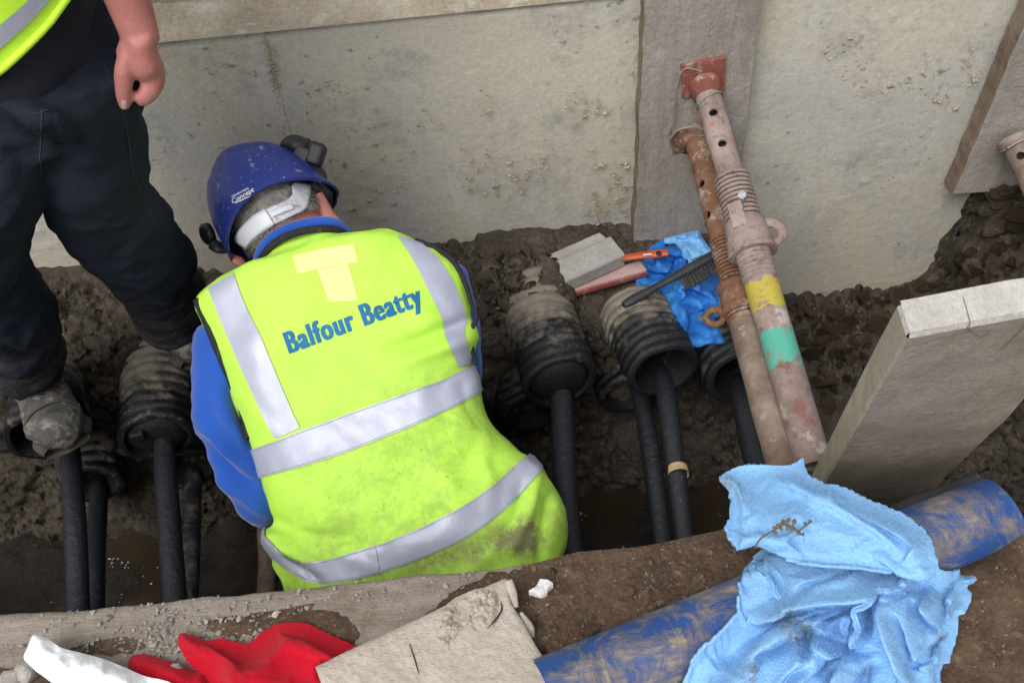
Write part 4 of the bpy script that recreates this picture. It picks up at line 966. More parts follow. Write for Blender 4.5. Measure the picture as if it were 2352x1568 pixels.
pipe_bv = bvh_of(bpy.data.objects['blue_pipe']); PIPE = (at(1256, 1601, Z=.990), at(2300, 1170, Z=.992), .049)

# ================================================================== CLOTHS
def zc(L): return [(1567.4+x*.3336, 1045.5+y*.3336) for x, y in L]      # traced on an enlarged crop
def za(L): return [(x*.3334, 1045.5+y*.3334) for x, y in L]
def zt(L): return [(1194.4+x*.21875, 496.1+y*.21875) for x, y in L]
def folds(X, Y, spec, conv):
    H = 0
    for line, h, wl, wr in spec: H = H+ridge(X, Y, np.array(conv(line)), h, wl*1.2, wr*1.2)
    return H
# ---- light blue towel: flap laid out at the back, crumpled heap in front
FLAP = zc([(245, 160), (330, 95), (420, 65), (530, 65), (640, 70), (720, 65), (790, 40), (830, 10), (845, 60), (880, 130), (980, 180), (1080, 200), (1180, 240), (1300, 300), (1420, 350), (1500, 385), (1600, 450), (1680, 520), (1730, 610), (1752, 700), (1770, 790), (1650, 860), (1450, 800), (1200, 760), (900, 740), (700, 700), (560, 640), (500, 615), (440, 635), (380, 650), (345, 600), (305, 480), (335, 440), (345, 340), (330, 270), (290, 220)])
HEAP = zc([(550, 640), (640, 590), (760, 560), (950, 565), (1100, 590), (1250, 630), (1380, 690), (1470, 690), (1600, 700), (1770, 775), (1850, 795), (1920, 825), (2000, 822), (2028, 850), (1995, 885), (1945, 890), (1960, 915), (2003, 960), (1975, 1030), (1940, 1095), (1915, 1060), (1903, 1130), (1890, 1270), (1860, 1350), (1840, 1430), (1790, 1450), (1785, 1570), (1800, 1760), (-60, 1760), (0, 1570), (40, 1480), (110, 1360), (230, 1260), (385, 1080), (398, 920), (415, 800), (470, 710)])
flap_f = [([(560, 160), (800, 260), (1100, 300), (1400, 440), (1700, 690)], .012, 30, 60), ([(830, 20), (850, 120), (960, 240), (1080, 260)], .016, 16, 26),
          ([(1080, 235), (1260, 340), (1460, 440), (1640, 540), (1740, 700)], .022, 10, 24), ([(1100, 265), (1280, 370), (1450, 470), (1600, 560)], -.022, 9, 9), ([(260, 170), (380, 200), (430, 330)], .012, 18, 26),
          ([(345, 520), (600, 420), (900, 430), (1250, 560)], .010, 40, 30), ([(330, 300), (600, 330), (900, 380)], .006, 30, 30), ([(380, 640), (600, 560), (800, 520)], .010, 14, 30),
          ([(640, 90), (760, 150), (860, 160)], .010, 20, 18)]
heap_f = [  # valleys
    ([(470, 720), (490, 800), (540, 900), (575, 950)], -.028, 6, 7), ([(520, 690), (530, 800), (600, 890), (640, 920)], -.030, 6, 7), ([(690, 640), (612, 740), (602, 830), (640, 910)], -.030, 7, 6), ([(760, 600), (695, 720), (700, 880)], -.024, 8, 6),
    ([(770, 870), (880, 810), (1000, 770), (1160, 728)], -.014, 5, 6), ([(830, 700), (900, 660), (960, 640)], -.010, 5, 6), ([(330, 1330), (480, 1190), (600, 1090), (720, 1000), (850, 965), (1000, 960), (1180, 1000)], -.042, 8, 11), ([(820, 1080), (960, 1030), (1090, 995)], -.018, 6, 8), ([(960, 1090), (1050, 1060), (1190, 1035)], -.020, 6, 8),
    ([(1385, 890), (1300, 980), (1270, 1100), (1268, 1180)], -.030, 9, 5), ([(1180, 1000), (1205, 1080), (1180, 1180), (1150, 1290)], -.020, 5, 7), ([(1500, 1030), (1560, 1150), (1620, 1300), (1645, 1400)], -.024, 8, 6), ([(880, 1170), (840, 1260), (830, 1340)], -.032, 10, 8), ([(960, 1180), (1050, 1250), (1130, 1300), (1200, 1310)], -.018, 6, 9),
    ([(1640, 960), (1700, 1070), (1790, 1100)], -.016, 7, 9), ([(960, 1450), (1030, 1360), (1160, 1320), (1280, 1300)], -.020, 7, 10), ([(1400, 870), (1560, 880), (1700, 860), (1920, 850)], -.026, 5, 8), ([(1640, 1400), (1720, 1350), (1800, 1300)], -.022, 9, 8), ([(1870, 880), (1840, 1040), (1860, 1180), (1810, 1290)], -.022, 8, 8),
    ([(100, 1370), (250, 1350), (400, 1340)], -.020, 6, 9), ([(1120, 1100), (1100, 1200), (1150, 1290)], -.012, 10, 10), ([(560, 1330), (680, 1290), (760, 1230)], -.012, 8, 10), ([(700, 1568), (760, 1480), (850, 1400)], -.018, 10, 10), ([(1060, 1568), (1050, 1480), (1100, 1400)], -.016, 10, 10), ([(1320, 1568), (1300, 1450), (1330, 1400)], -.014, 10, 12), ([(1300, 640), (1400, 720), (1440, 790)], -.022, 5, 8),
    # crests
    ([(790, 840), (1000, 790), (1200, 770), (1400, 770)], .018, 26, 18), ([(440, 1090), (600, 985), (760, 920), (1000, 900), (1250, 880), (1420, 850), (1620, 810), (1880, 815)], .030, 16, 18), ([(1330, 910), (1240, 1000), (1235, 1120), (1195, 1270)], .028, 9, 9), ([(1430, 940), (1470, 1100), (1550, 1280), (1590, 1450)], .030, 38, 22),
    ([(60, 1480), (180, 1340), (330, 1200), (440, 1100)], .020, 14, 22), ([(430, 1400), (560, 1250), (700, 1160), (830, 1120)], .020, 28, 18), ([(900, 1230), (1000, 1280), (1120, 1330), (1220, 1300)], .020, 10, 14), ([(1720, 900), (1800, 1000), (1830, 1160)], .020, 26, 14), ([(640, 700), (570, 790), (590, 880)], .014, 7, 7), ([(720, 640), (655, 740), (665, 880)], .016, 8, 8), ([(590, 660), (500, 780), (555, 900)], .014, 7, 7), ([(430, 800), (440, 950), (480, 1020)], .012, 9, 9),
    ([(870, 1300), (800, 1450), (700, 1600)], .018, 22, 22), ([(1000, 1180), (960, 1060), (1060, 1010)], .014, 12, 8), ([(1180, 1400), (1120, 1500), (1100, 1600)], .018, 22, 16), ([(1920, 840), (1925, 960), (1945, 1080)], .016, 6, 10), ([(1700, 1250), (1750, 1380), (1800, 1440)], .014, 12, 8), ([(300, 1480), (420, 1400), (520, 1360)], .014, 18, 14)]
def soil_h(X, Y, D):
    r = 0
    for cx, cy, s in zc_s: r = np.maximum(r, np.exp(-((X-cx)**2+((Y-cy)*1.3)**2)/s**2))
    return r
zc_s = [(1567+x*.3336, 1045+y*.3336, s) for x, y, s in [(740, 1140, 34), (840, 1200, 26), (770, 1240, 26), (480, 1470, 16), (1250, 1490, 14), (470, 1540, 14), (1790, 1250, 14), (1310, 690, 10)]]
tw = thing('towel', 'soiled light blue towel crumpled over the blue pipe', 'towel', at(1900, 1450, Z=.95))
def zflap(X, Y, D): return 1.030+.034*sstep(1060, 1280, Y)-.02*sstep(1840, 1640, X)+.006*sstep(0, 30, D)+folds(X, Y, flap_f, zc)*1.25*sstep(-4, 14, D)
def zheap(X, Y, D): return .972+.055*sstep(0, 70, D)+.012*sstep(0, 12, D)+1.7*np.clip(folds(X, Y, heap_f, zc), -.042, .045)*sstep(-2, 20, D)
def soil_f(X, Y, D): return .9*np.exp(-((X-1668)**2+((Y-1112))**2)/24**2)+.35*np.exp(-((X-1710)**2+((Y-1140))**2)/30**2)+.3*np.exp(-((X-1965)**2+((Y-1212)*2)**2)/22**2)
draped('flap', FLAP, lambda X, Y, D: zflap(X, Y, D)+.006*sstep(0, 20, D), 7, 150, 'towel_blue', tw, .05, lambda X, Y, D: zflap(X, Y, D)-.008, PIPE, soil_f, steps=40)
draped('heap', HEAP, lambda X, Y, D: zheap(X, Y, D)+.012*sstep(0, 20, D), 6, 160, 'towel_blue', tw, .14, lambda X, Y, D: zheap(X, Y, D)-.002, PIPE, soil_h, steps=45)
# terry pile standing off the towel
def pile(parent, n, ln, wd, m, name='pile'):
    me = parent.data; nv_ = len(me.polygons); a_ = np.empty(nv_); me.polygons.foreach_get('area', a_); k = rng.choice(nv_, n, p=a_/a_.sum()); HV, HF = [], []
    vc = np.empty(len(me.vertices)*3); me.vertices.foreach_get('co', vc); vc = vc.reshape(-1, 3)
    for i in k:
        f = me.polygons[int(i)]; vs3 = vc[list(f.vertices)]; w3 = rng.dirichlet(np.ones(len(vs3))); p = w3@vs3; nn = np.array(f.normal); nn = nn if nn@(CAM-p) > 0 else -nn
        d_ = unit(nn+rng.normal(0, .55, 3)); s_ = unit(np.cross(d_, rng.normal(size=3)))*wd; b = len(HV); l_ = ln*rng.uniform(.5, 1.2); HV += [p-s_, p+s_, p+d_*l_]; HF.append((b, b+1, b+2))
    sl = np.zeros(len(HV)); o = mesh(name, HV, HF, m, parent, smooth=False); tag(o, kind='stuff'); return o
for ch in list(tw.children): pile(ch, 22000 if ch.name[:4] == 'heap' else 14000, .0026, .00035, 'towel_blue')
# sprig on the towel
t = thing('dry_sprig', 'small dry leafy sprig lying on the blue towel', 'sprig', at(1780, 1210, Z=1.07))
zs = 1.092
stem = [at(a, b, Z=zs) for a, b in zc([(495, 640), (540, 570), (620, 520), (700, 475), (770, 500), (820, 545)])]
mesh('stem', *tube(stem, .0011, 30, 6), 'twig', t); mesh('stem', *tube([at(a, b, Z=zs+.002) for a, b in zc([(800, 520), (840, 490), (885, 455)])], .0010, 10, 6), 'twig', t)
for (x0, y0), (x1, y1) in [((640, 510), (620, 490)), ((650, 505), (665, 470)), ((680, 490), (690, 455)), ((700, 475), (690, 440)), ((715, 475), (740, 430)), ((760, 490), (775, 435)), ((770, 500), (740, 520)), ((790, 520), (800, 550)), ((820, 545), (840, 550)), ((850, 480), (835, 460)), ((870, 465), (890, 450)), ((630, 515), (640, 550)), ((660, 500), (690, 515)), ((730, 480), (720, 520))]:
    p, q = [at(a, b, Z=zs+.003) for a, b in zc([(x0, y0), (x1, y1)])]; mesh('leaf', *tube([p, p*.5+q*.5+np.array([0, 0, .002]), q], [.0006, .0024, .0007], 8, 6, flat=.4), 'twig', t)
# ---- red cloth and white sheet
RED1 = za([(885, 1430), (920, 1375), (1000, 1368), (1100, 1395), (1200, 1430), (1300, 1475), (1420, 1500), (1450, 1700), (1000, 1700), (900, 1520)])
RED2 = za([(1222, 1290), (1235, 1225), (1270, 1218), (1350, 1245), (1420, 1270), (1540, 1258), (1690, 1300), (1740, 1270), (1800, 1215), (1900, 1160), (2000, 1140), (2120, 1158), (2250, 1215), (2400, 1285), (2520, 1350), (2600, 1500), (2600, 1720), (1430, 1720), (1390, 1568), (1360, 1480), (1310, 1450), (1268, 1380)])
t = thing('red_cloth', 'bright red felt cloth bunched up behind the pale board', 'cloth', at(620, 1540, Z=.95))
relief('lower_fold', RED1, lambda X, Y, D: .962+.018*sstep(0, 26, D)**.6+fbm(np.stack([X/200, Y/200, X*0], -1), 3, 2, 5)*.003, 3, 'felt_red', t, skirt=.951, smooth_n=70)
zred = lambda X, Y, D: .964+.036*sstep(0, 50, D)*(.85+.5*fbm(np.stack([X/110, Y/110, X*0], -1), 1, 2, 7))
draped('bunched_cloth', RED2, lambda X, Y, D: zred(X, Y, D)+.008*sstep(0, 20, D), 8, 120, 'felt_red', t, .10, zred, under=bo, steps=40, stiff=((2, .95), (4, .92), (8, .85)))
WHT = za([(165, 1400), (190, 1320), (220, 1245), (258, 1232), (330, 1262), (420, 1320), (560, 1358), (720, 1402), (860, 1458), (1000, 1518), (1180, 1566), (1250, 1700), (480, 1700), (375, 1572), (260, 1482)])
wh_f = [([(230, 1250), (400, 1400), (700, 1500), (1000, 1620)], .016, 18, 22), ([(420, 1560), (450, 1490), (560, 1480)], .006, 10, 10), ([(340, 1300), (480, 1450), (520, 1560)], -.006, 12, 14), ([(700, 1420), (680, 1500), (640, 1600)], .007, 12, 18), ([(900, 1500), (850, 1560), (830, 1650)], .006, 12, 16)]
o = relief('white_sheet', WHT, lambda X, Y, D: .992+folds(X, Y, wh_f, za)*sstep(-3, 8, D)+fbm(np.stack([X/200, Y/200, X*0], -1), 4, 3, 65)*.0045, 3, 'paper_white', skirt=.974, smooth_n=80)
tag(o, 'crumpled white sheet in the near left corner beside the red cloth', 'sheet')
# ---- blue plastic bag on the shelf
BAG = zt([(1340, 350), (1500, 240), (1620, 215), (1750, 180), (1870, 160), (1910, 230), (1960, 310), (2010, 345), (2050, 430), (2110, 650), (2150, 830), (2130, 960), (2150, 1100), (2215, 1200), (2225, 1390), (2160, 1385), (2110, 1320), (2000, 1312), (1880, 1352), (1760, 1320), (1650, 1210), (1500, 1090), (1400, 1000), (1300, 910), (1240, 790), (1213, 690), (1270, 620), (1262, 500), (1330, 440)])
t = thing('plastic_bag', 'crumpled bright blue plastic bag on the shelf beside the rusty prop', 'bag', at(1560, 680, Z=.5))
zbag = lambda X, Y, D: .520+.024*sstep(0, 25, D)*(.7+1.1*fbm(np.stack([X/40, Y/40, X*0], -1), 1, 2, 9))-.012*sstep(770, 800, Y)
draped('bag', BAG, lambda X, Y, D: zbag(X, Y, D)+.008*sstep(0, 10, D), 3.6, 140, 'bag_blue', t, .16, zbag, thick=.001, steps=35, stiff=((2, .93), (4, .85)))
TIS = zt([(1500, 240), (1620, 205), (1750, 172), (1872, 152), (1915, 225), (1970, 310), (2010, 350), (2020, 400), (1800, 480), (1760, 400), (1690, 290), (1600, 235)])
relief('pale_fold', TIS, lambda X, Y, D: .560+.012*sstep(0, 8, D)+(np.abs(fbm(np.stack([X/100, Y/100, X*0], -1), 3, 2, 71))-.3)*.02, 1.8, 'tissue_blue', t, skirt=.545, smooth_n=60)
# ---- tools on the shelf
def seg3(a, b, za_, zb_=None): return at(a[0], a[1], Z=za_), at(b[0], b[1], Z=zb_ if zb_ is not None else za_)
# wire brush
t = thing('wire_brush', 'dark wire brush with a long handle lying across the blue bag', 'brush', at(1530, 650, Z=.53))
p, q = seg3(zt([(1085, 935)])[0], zt([(2060, 395)])[0], .565, .615); ax_ = unit(q-p); vw = unit(CAM-p); sdn = unit(np.cross(ax_, vw)); sdn = sdn if np.dot(sdn, UP) < 0 else -sdn; vw = np.cross(sdn, ax_); vw = vw if np.dot(vw, CAM-p) > 0 else -vw
L = np.linalg.norm(q-p)
pts = [p+ax_*L*u for u in np.linspace(0, 1, 12)]; rad = [.008, .0115, .011, .0095, .0085, .009, .0105, .0115, .0115, .0115, .0115, .010]
V, F = tube(pts, rad, 40, 14, flat=.75); mesh('handle', V, F, 'dark_plastic', t)
for i in range(15):
    b = p+ax_*L*(.60+.40*i/15)+sdn*.006
    for j in range(3):
        o_ = b+vw*(j-1)*.005+ax_*rng.normal(0, .0008); e_ = o_+sdn*.030+ax_*rng.normal(.0, .0012)
        mesh('bristle_tuft', *tube([o_, o_*.5+e_*.5, e_], [.0016, .0018, .0022], 6, 7), 'bristle', t)
# pink bar
p, q = seg3(zt([(415, 778)])[0], zt([(1300, 530)])[0], .535); ax_ = unit(q-p); wv = unit(np.cross(ax_, [0, 0, 1])); c = (p+q)/2
t = thing('flat_bar', 'worn pink and red flat bar lying under the grey block', 'bar', c)
V, F = box(c, (ax_, wv, np.cross(ax_, wv)), (np.linalg.norm(q-p)/2, .017, .005)); bevel(mesh('bar', V, F, 'bar_pink', t, smooth=False), .002)
V, F = box(c+wv*(.0195 if wv[1] < 0 else -.0195)-np.array([0, 0, .005]), (ax_, wv, np.cross(ax_, wv)), (np.linalg.norm(q-p)/2*.995, .002, .005)); mesh('red_edge', V, F, 'bar_red', t, smooth=False)
# grey profiled block
p, q = seg3(zt([(345, 575)])[0], zt([(960, 300)])[0], .575); ax_ = unit(q-p); wv = unit(np.cross([0, 0, 1], ax_)); upz = np.cross(ax_, wv)
t = thing('grooved_block', 'grey block with a stepped groove lying beside the orange handle', 'block', (p+q)/2)
prf = [(-.046, -.03), (-.046, .000), (-.043, .004), (.010, .011), (.016, .009), (.018, .001), (.026, .001), (.029, .005), (.043, .006), (.046, .002), (.046, -.03)]
Lb = np.linalg.norm(q-p); V = []
for e_ in (0, 1):
    for w_, h_ in prf: V.append(p+ax_*Lb*e_+wv*w_+upz*h_+ax_*(.006*math.sin(w_*120) if e_ else .004*math.cos(w_*150)))
k = len(prf); F = [(i, (i+1) % k, k+(i+1) % k, k+i) for i in range(k)]
bevel(mesh('block', V, F, 'block_grey', t, smooth=False), .0012, 2, 20); mesh('end_face', V[:k], [tuple(range(k))], 'block_end', t, smooth=False); mesh('end_face', V[k:], [tuple(range(k))[::-1]], 'block_end', t, smooth=False)
# orange-handled brush
t = thing('paint_brush', 'orange handled brush sticking out from under the grey block', 'brush', at(1480, 590, Z=.55))
hp = [at(a, b, Z=z) for (a, b), z in zip(zt([(980, 500), (1040, 450), (1150, 432), (1300, 410), (1450, 395), (1560, 388)]), (.550, .562, .571, .577, .582, .586))]
V, F = tube(hp, [.010, .0085, .0088, .0095, .0105, .007], 40, 16, flat=.6); ho = mesh('handle', V, F, 'brush_orange', t)
fp = [at(a, b, Z=.545) for a, b in zt([(840, 540), (900, 528), (990, 505), (1030, 470)])]; mesh('ferrule', *tube(fp, [.005, .010, .012, .009], 20, 14, flat=.5), 'brush_orange', t)
hc = at(*zt([(1455, 393)])[0], Z=.5925); V, F, _ = revolve(hc, hc+np.array([0, -.3, 1.]), [(-.004, .0035), (0, .0058), (.0012, .0058), (.0012, .0005)], 18); mesh('hanging_hole', V, F, 'seal', t)
V, F = box(at(*zt([(1338, 404)])[0], Z=.589), (unit(hp[4]-hp[3]), unit(np.cross(unit(hp[4]-hp[3]), UP)), UP), (.009, .002, .0012)); mesh('printed_mark', V, F, 'helmet_white', t, smooth=False)

# ================================================================== KNEELING WORKER
p0 = at(770, 650, Y=1.27); p1_ = at(970, 1320, Y=.87); spine = unit(p0-p1_); nrm = unit(np.cross(unit(np.array([1, .0, .0])), spine)); nrm = nrm if np.dot(nrm, CAM-p0) > 0 else -nrm
PL = (p0, nrm)
def tp(a, b, off=0.0): return at(a, b, plane=PL)+nrm*off
km = thing('person', 'worker in yellow vest and blue hard hat kneeling in the trench, back turned', 'person', (0, 1.0, 0.0))
SEC = [((668, 546), (752, 523), .030), ((636, 562), (782, 528), .045), ((600, 600), (812, 540), .058), ((520, 640), (900, 537), .070), ((457, 690), (972, 560), .074), ((474, 748), (1048, 612), .080), ((510, 830), (1083, 700), .088), ((540, 900), (1096, 752), .092), ((572, 1000), (1086, 832), .096), ((588, 1062), (1106, 898), .100),
       ((602, 1115), (1130, 965), .104), ((626, 1190), (1188, 1030), .108), ((611, 1232), (1256, 1082), .114), ((636, 1290), (1303, 1155), .118), ((668, 1350), (1308, 1225), .118), ((715, 1425), (1288, 1300), .112), ((760, 1480), (1270, 1370), .10)]
NV, NT = 150, 120
q = cat(np.array([[*L, *R, d] for L, R, d in SEC]), NV); th_ = np.linspace(0, 2*np.pi, NT, endpoint=False)
V = np.zeros((NV, NT, 3)); creases = [(((905, 800), (1000, 765), (1085, 728)), -.016, 16, 24), (((930, 830), (1010, 800), (1085, 775)), .012, 16, 16), (((880, 590), (850, 650), (840, 720)), .005, 22, 22), (((1235, 1085), (1215, 1170), (1170, 1270)), .012, 14, 20), (((1200, 1110), (1190, 1180), (1150, 1270)), -.010, 12, 12), (((1270, 1130), (1255, 1200), (1240, 1290)), -.010, 12, 14),
           (((615, 1225), (660, 1262), (720, 1300)), .016, 14, 22), (((625, 1195), (690, 1225), (800, 1240)), -.010, 14, 24), (((660, 1270), (700, 1310), (730, 1340)), -.012, 9, 10), (((640, 1060), (760, 1020), (900, 960)), .004, 24, 30), (((700, 1120), (820, 1090), (960, 1020)), -.004, 24, 24), (((760, 1180), (900, 1150), (1050, 1080)), .005, 26, 22), (((1060, 880), (1075, 930), (1110, 985)), -.006, 12, 12), (((560, 900), (600, 960), (640, 1000)), .004, 14, 14),
           (((585, 760), (600, 860), (640, 960)), .004, 20, 20), (((900, 640), (950, 700), (1000, 740)), .006, 26, 20), (((1110, 1010), (1060, 1060), (960, 1130)), -.006, 18, 18), (((620, 640), (700, 600), (800, 570)), .004, 26, 20), (((820, 590), (800, 640), (810, 700)), -.003, 12, 14), (((1000, 900), (1040, 860), (1080, 835)), -.003, 10, 10), (((830, 1300), (850, 1260), (870, 1200)), -.004, 10, 12), (((980, 1230), (1000, 1180), (1010, 1140)), -.004, 10, 12), (((1120, 1170), (1130, 1120), (1110, 1060)), .005, 12, 12)]
for i, (lx, ly, rx, ry, dp) in enumerate(q):
    L3, R3 = tp(lx, ly), tp(rx, ry); c = (L3+R3)/2; hw = (R3-L3)/2
    cs, sn = np.cos(th_), np.sin(th_); ex = np.sign(cs)*np.abs(cs)**.72; ey = np.sign(sn)*np.abs(sn)**.85
    V[i] = c+ex[:, None]*hw+np.where(sn > 0, dp, .8*dp+.02)[:, None]*ey[:, None]*nrm
px_, py_ = topx(V); Nn = np.cross(np.gradient(V, axis=1), np.gradient(V, axis=0)); Nn /= np.linalg.norm(Nn, axis=-1)[..., None]+1e-9
cen = V.mean(1, keepdims=True); Nn *= np.where(((V-cen)*Nn).sum(-1, keepdims=True) < 0, -1, 1)
dsp = sum(ridge(px_, py_, np.array(l), h, a, b) for l, h, a, b in creases)+fbm(V, 6, 3, 101)*.004+fbm(V@np.array([[1, .4, 0], [-.4, 1, 0], [0, 0, .5]]), 16, 3, 103)*.0030+(np.clip(1-np.abs(fbm(V@np.array([[1, .5, 0], [-.5, 1, .3], [0, -.3, .6]]), 7, 2, 105))*2.2, 0, 1)**2-.3)*.0058*(.5+sstep(900, 1150, py_))
low = sstep(1150, 1300, py_)
dsp = dsp+fbm(V*np.array([1, 1, .5]), 9, 3, 107)*.007*low
VV = V+Nn*dsp[..., None]
capc = VV[0].mean(0)
dirt = np.clip(sstep(700, 1000, py_)*.8+.15, 0, 1)*np.clip(.6+fbm(V, 4, 2, 109), 0, 1.2)
band = np.exp(-((py_-(1290-(px_-1000)*.30))/46)**2)*sstep(860, 1000, px_)*(1-.5*sstep(1180, 1260, px_))+.8*np.exp(-((px_-1215)**2+(py_-1235)**2)/50**2)
vest = mesh('vest', np.vstack([VV.reshape(-1, 3), [capc]]), gridf(NV, NT, cv=True)+[(NV*NT, (j+1) % NT, j) for j in range(NT)], 'hi_vis', km, attr={'dirt': np.append(dirt.ravel(), 0), 'mudband': np.append(band.ravel(), 0)})
vb_ = bvh_of(vest)
def strip_on(name, A, B, m, nu=50, nv=7, off=.0022, wrap=0): return decal(name, vb_, A, B, nu, nv, off, m, vest, wrap)
strip_on('reflective_stripe', [(584, 1030), (690, 990), (800, 950), (920, 906), (1020, 870), (1088, 836)], [(600, 1096), (700, 1068), (800, 1036), (930, 985), (1030, 940), (1104, 900)], 'reflective', 60, 9, .0034, 10)
strip_on('reflective_stripe', [(616, 1236), (650, 1268), (704, 1290), (790, 1274), (900, 1238), (1010, 1190), (1110, 1130), (1180, 1070), (1208, 1048)], [(640, 1290), (680, 1318), (722, 1338), (800, 1332), (900, 1305), (1010, 1262), (1100, 1215), (1190, 1140), (1240, 1084)], 'reflective', 80, 9, .0034, 6)
strip_on('reflective_stripe', [(480, 662), (502, 720), (540, 810), (580, 900), (612, 970), (634, 1006)], [(538, 628), (560, 690), (600, 775), (640, 870), (670, 940), (690, 982)], 'reflective', 50, 7, .0024, 0)
strip_on('reflective_stripe', [(912, 542), (950, 600), (985, 670), (1012, 728), (1022, 770), (1052, 842)], [(968, 560), (1010, 600), (1045, 660), (1070, 730), (1066, 770), (1088, 836)], 'reflective', 50, 7, .0024, 0)
strip_on('faded_patch', [(672, 588), (740, 572), (812, 560)], [(684, 628), (750, 615), (822, 602)], 'patch_yellow', 20, 5, .0012)
strip_on('faded_patch', [(730, 620), (742, 655), (756, 694)], [(800, 607), (812, 648), (822, 690)], 'patch_yellow', 20, 5, .0013)
lettering('lettering', 'Balfour Beatty', vb_, (664, 812), (308, -113), (-17, -49), .0010, 'print_blue', vest, bold=.012, spacing=1.17, shifts=(-.055, .055, -.028, .028, 0))
for A_, B_ in (([(584, 1030), (690, 990), (800, 950), (920, 906), (1020, 870), (1088, 836)], 1), ([(600, 1096), (700, 1068), (800, 1036), (930, 985), (1030, 940), (1104, 900)], -1), ([(650, 1268), (704, 1290), (790, 1274), (900, 1238), (1010, 1190), (1110, 1130), (1180, 1070)], 1), ([(680, 1318), (722, 1338), (800, 1332), (900, 1305), (1010, 1262), (1100, 1215), (1190, 1140)], -1)):
    strip_on('stitching', [(a, b+3.0*B_) for a, b in A_], [(a, b+5.0*B_) for a, b in A_], 'stitch', 60, 2, .0040)
# black piping round the armholes and neck
def piping(pts, r, off, parent=vest, m='piping_black', n=60):
    P = []
    for a, b in pts:
        p = tp(a, b); P.append(p+unit(CAM-p)*off)
    return mesh('piping', *tube(P, r, n, 10), m, parent)
piping([(452, 688), (474, 738), (506, 815), (538, 890), (558, 945), (571, 1005)], .0075, .035)
piping([(955, 552), (1005, 572), (1045, 605), (1070, 655), (1082, 695), (1094, 728), (1078, 768), (1084, 800), (1092, 836)], .0042, .026)
neckline = [(598, 598), (622, 566), (660, 542), (712, 528), (762, 526), (796, 540)]
P = [tp(a, b)+unit(CAM-tp(a, b))*(.02+.045*math.sin(math.pi*(i_/5))) for i_, (a, b) in enumerate(neckline)]; mesh('piping', *tube(P, .0065, 50, 10), 'piping_black', vest)
# seams
strip_on('seam', [(862, 1252), (868, 1285), (872, 1316)], [(864, 1252), (870, 1285), (874, 1316)], 'stitch', 12, 2, .0042)
# ---- body: head, neck, torso, arms, hands, legs as one skin
Hc = at(628, 482, Y=1.45); hu = unit(-.52*RT+.66*UP+.13*FW); hsd = .77*RT+.60*UP; hsd = unit(hsd-hu*np.dot(hsd, hu)); hb = np.cross(hsd, hu); hb = hb if np.dot(hb, FW) < 0 else -hb
headc = Hc-hu*.022; Hc = Hc-hu*.030
neckbase = tp(716, 590, -.02)
elbL = tp(592, 1165, -.075); hanL = np.array([elbL[0]+.14, 1.26, .44]); elbR = tp(1030, 850, -.085); hanR = np.array([elbR[0]-.16, 1.30, .46])
shL = tp(512, 748, -.035); shR = tp(985, 640, -.045)
hip = tp(985, 1345, -.06); kneeL = np.array([hip[0]-.17, 1.10, .10]); kneeR = np.array([hip[0]+.15, 1.10, .10]); ftL = kneeL+np.array([.0, -.36, .0]); ftR = kneeR+np.array([.0, -.36, .0])
hL = hip-RT*.09; hR = hip+RT*.09
def hand_parts(w, d, side, s=1.0):
    d = unit(d); sv = unit(np.cross(d, [0, 0, 1]))*side; dn = np.cross(sv, d); dn = dn if dn[2] < 0 else -dn; out = [tube([w, w+d*.045*s, w+d*.085*s], [.024*s, .036*s, .038*s], 8, 12, flat=.45)]
    for k, (o, l) in enumerate(((-.028, .066), (-.010, .075), (.009, .070), (.027, .055))):
        b = w+d*.085*s+sv*o*s; out.append(tube([b-d*.01, b+d*l*.45*s+dn*.006, b+d*l*.75*s+dn*.022, b+d*l*.85*s+dn*.040], [.010*s, .0095*s, .0085*s, .007*s], 10, 10))
    b = w+d*.03*s-sv*.026*s; out.append(tube([b, b-sv*.022*s+d*.03*s, b-sv*.024*s+d*.062*s+dn*.008], [.013*s, .0115*s, .009*s], 10, 10)); return out
parts = [ball(headc, .076, .096, .118, (hsd, hb, hu), 24, 18), ball(headc-hu*.055-hb*.045, .058, .055, .06, (hsd, hb, hu)), ball(headc-hu*.03-hb*.098, .014, .018, .024, (hsd, hb, hu)), tube([neckbase-spine*.03, neckbase*.5+headc*.5-hu*.03, headc-hu*.05+hb*.01], [.066, .060, .062], 10, 18),
         tube([hip, tp(880, 1050, -.01), tp(790, 760, -.01), tp(745, 660, -.01)], [.125, .115, .12, .09], 16, 20, flat=.55), tube([shL, tp(770, 680, -.03), shR], [.05, .07, .05], 12, 16),
         tube([shL, elbL, hanL], [.046, .040, .027], 16, 14), tube([shR, elbR, hanR], [.046, .040, .027], 16, 14), tube([hL, kneeL, ], [.085, .055], 10, 14), tube([hR, kneeR], [.085, .055], 10, 14), tube([kneeL, ftL], [.05, .04], 10, 14), tube([kneeR, ftR], [.05, .04], 10, 14)]
parts += hand_parts(hanL, hanL-elbL+np.array([.05, .05, -.05]), 1)+hand_parts(hanR, hanR-elbR+np.array([-.05, .05, -.05]), -1)
body = fuse('body', parts, .0055, 'skin', km, 5)
# ears, seen edge-on from behind
PH = (headc+hu*.022, -FW)
def hp_(x, y, o=0.): return at(422.6+x*.2109, 294+y*.2109, plane=PH)-FW*o
for pts, rad in (([(1500, 740), (1545, 860), (1600, 980), (1680, 1070), (1745, 1130)], [.008, .0115, .013, .013, .007]), ([(545, 1400), (600, 1440), (660, 1475), (700, 1500)], [.006, .009, .010, .006])):
    mesh('ear', *tube([hp_(a, b, .03) for a, b in pts], rad, 24, 12, flat=.75), 'skin', body)
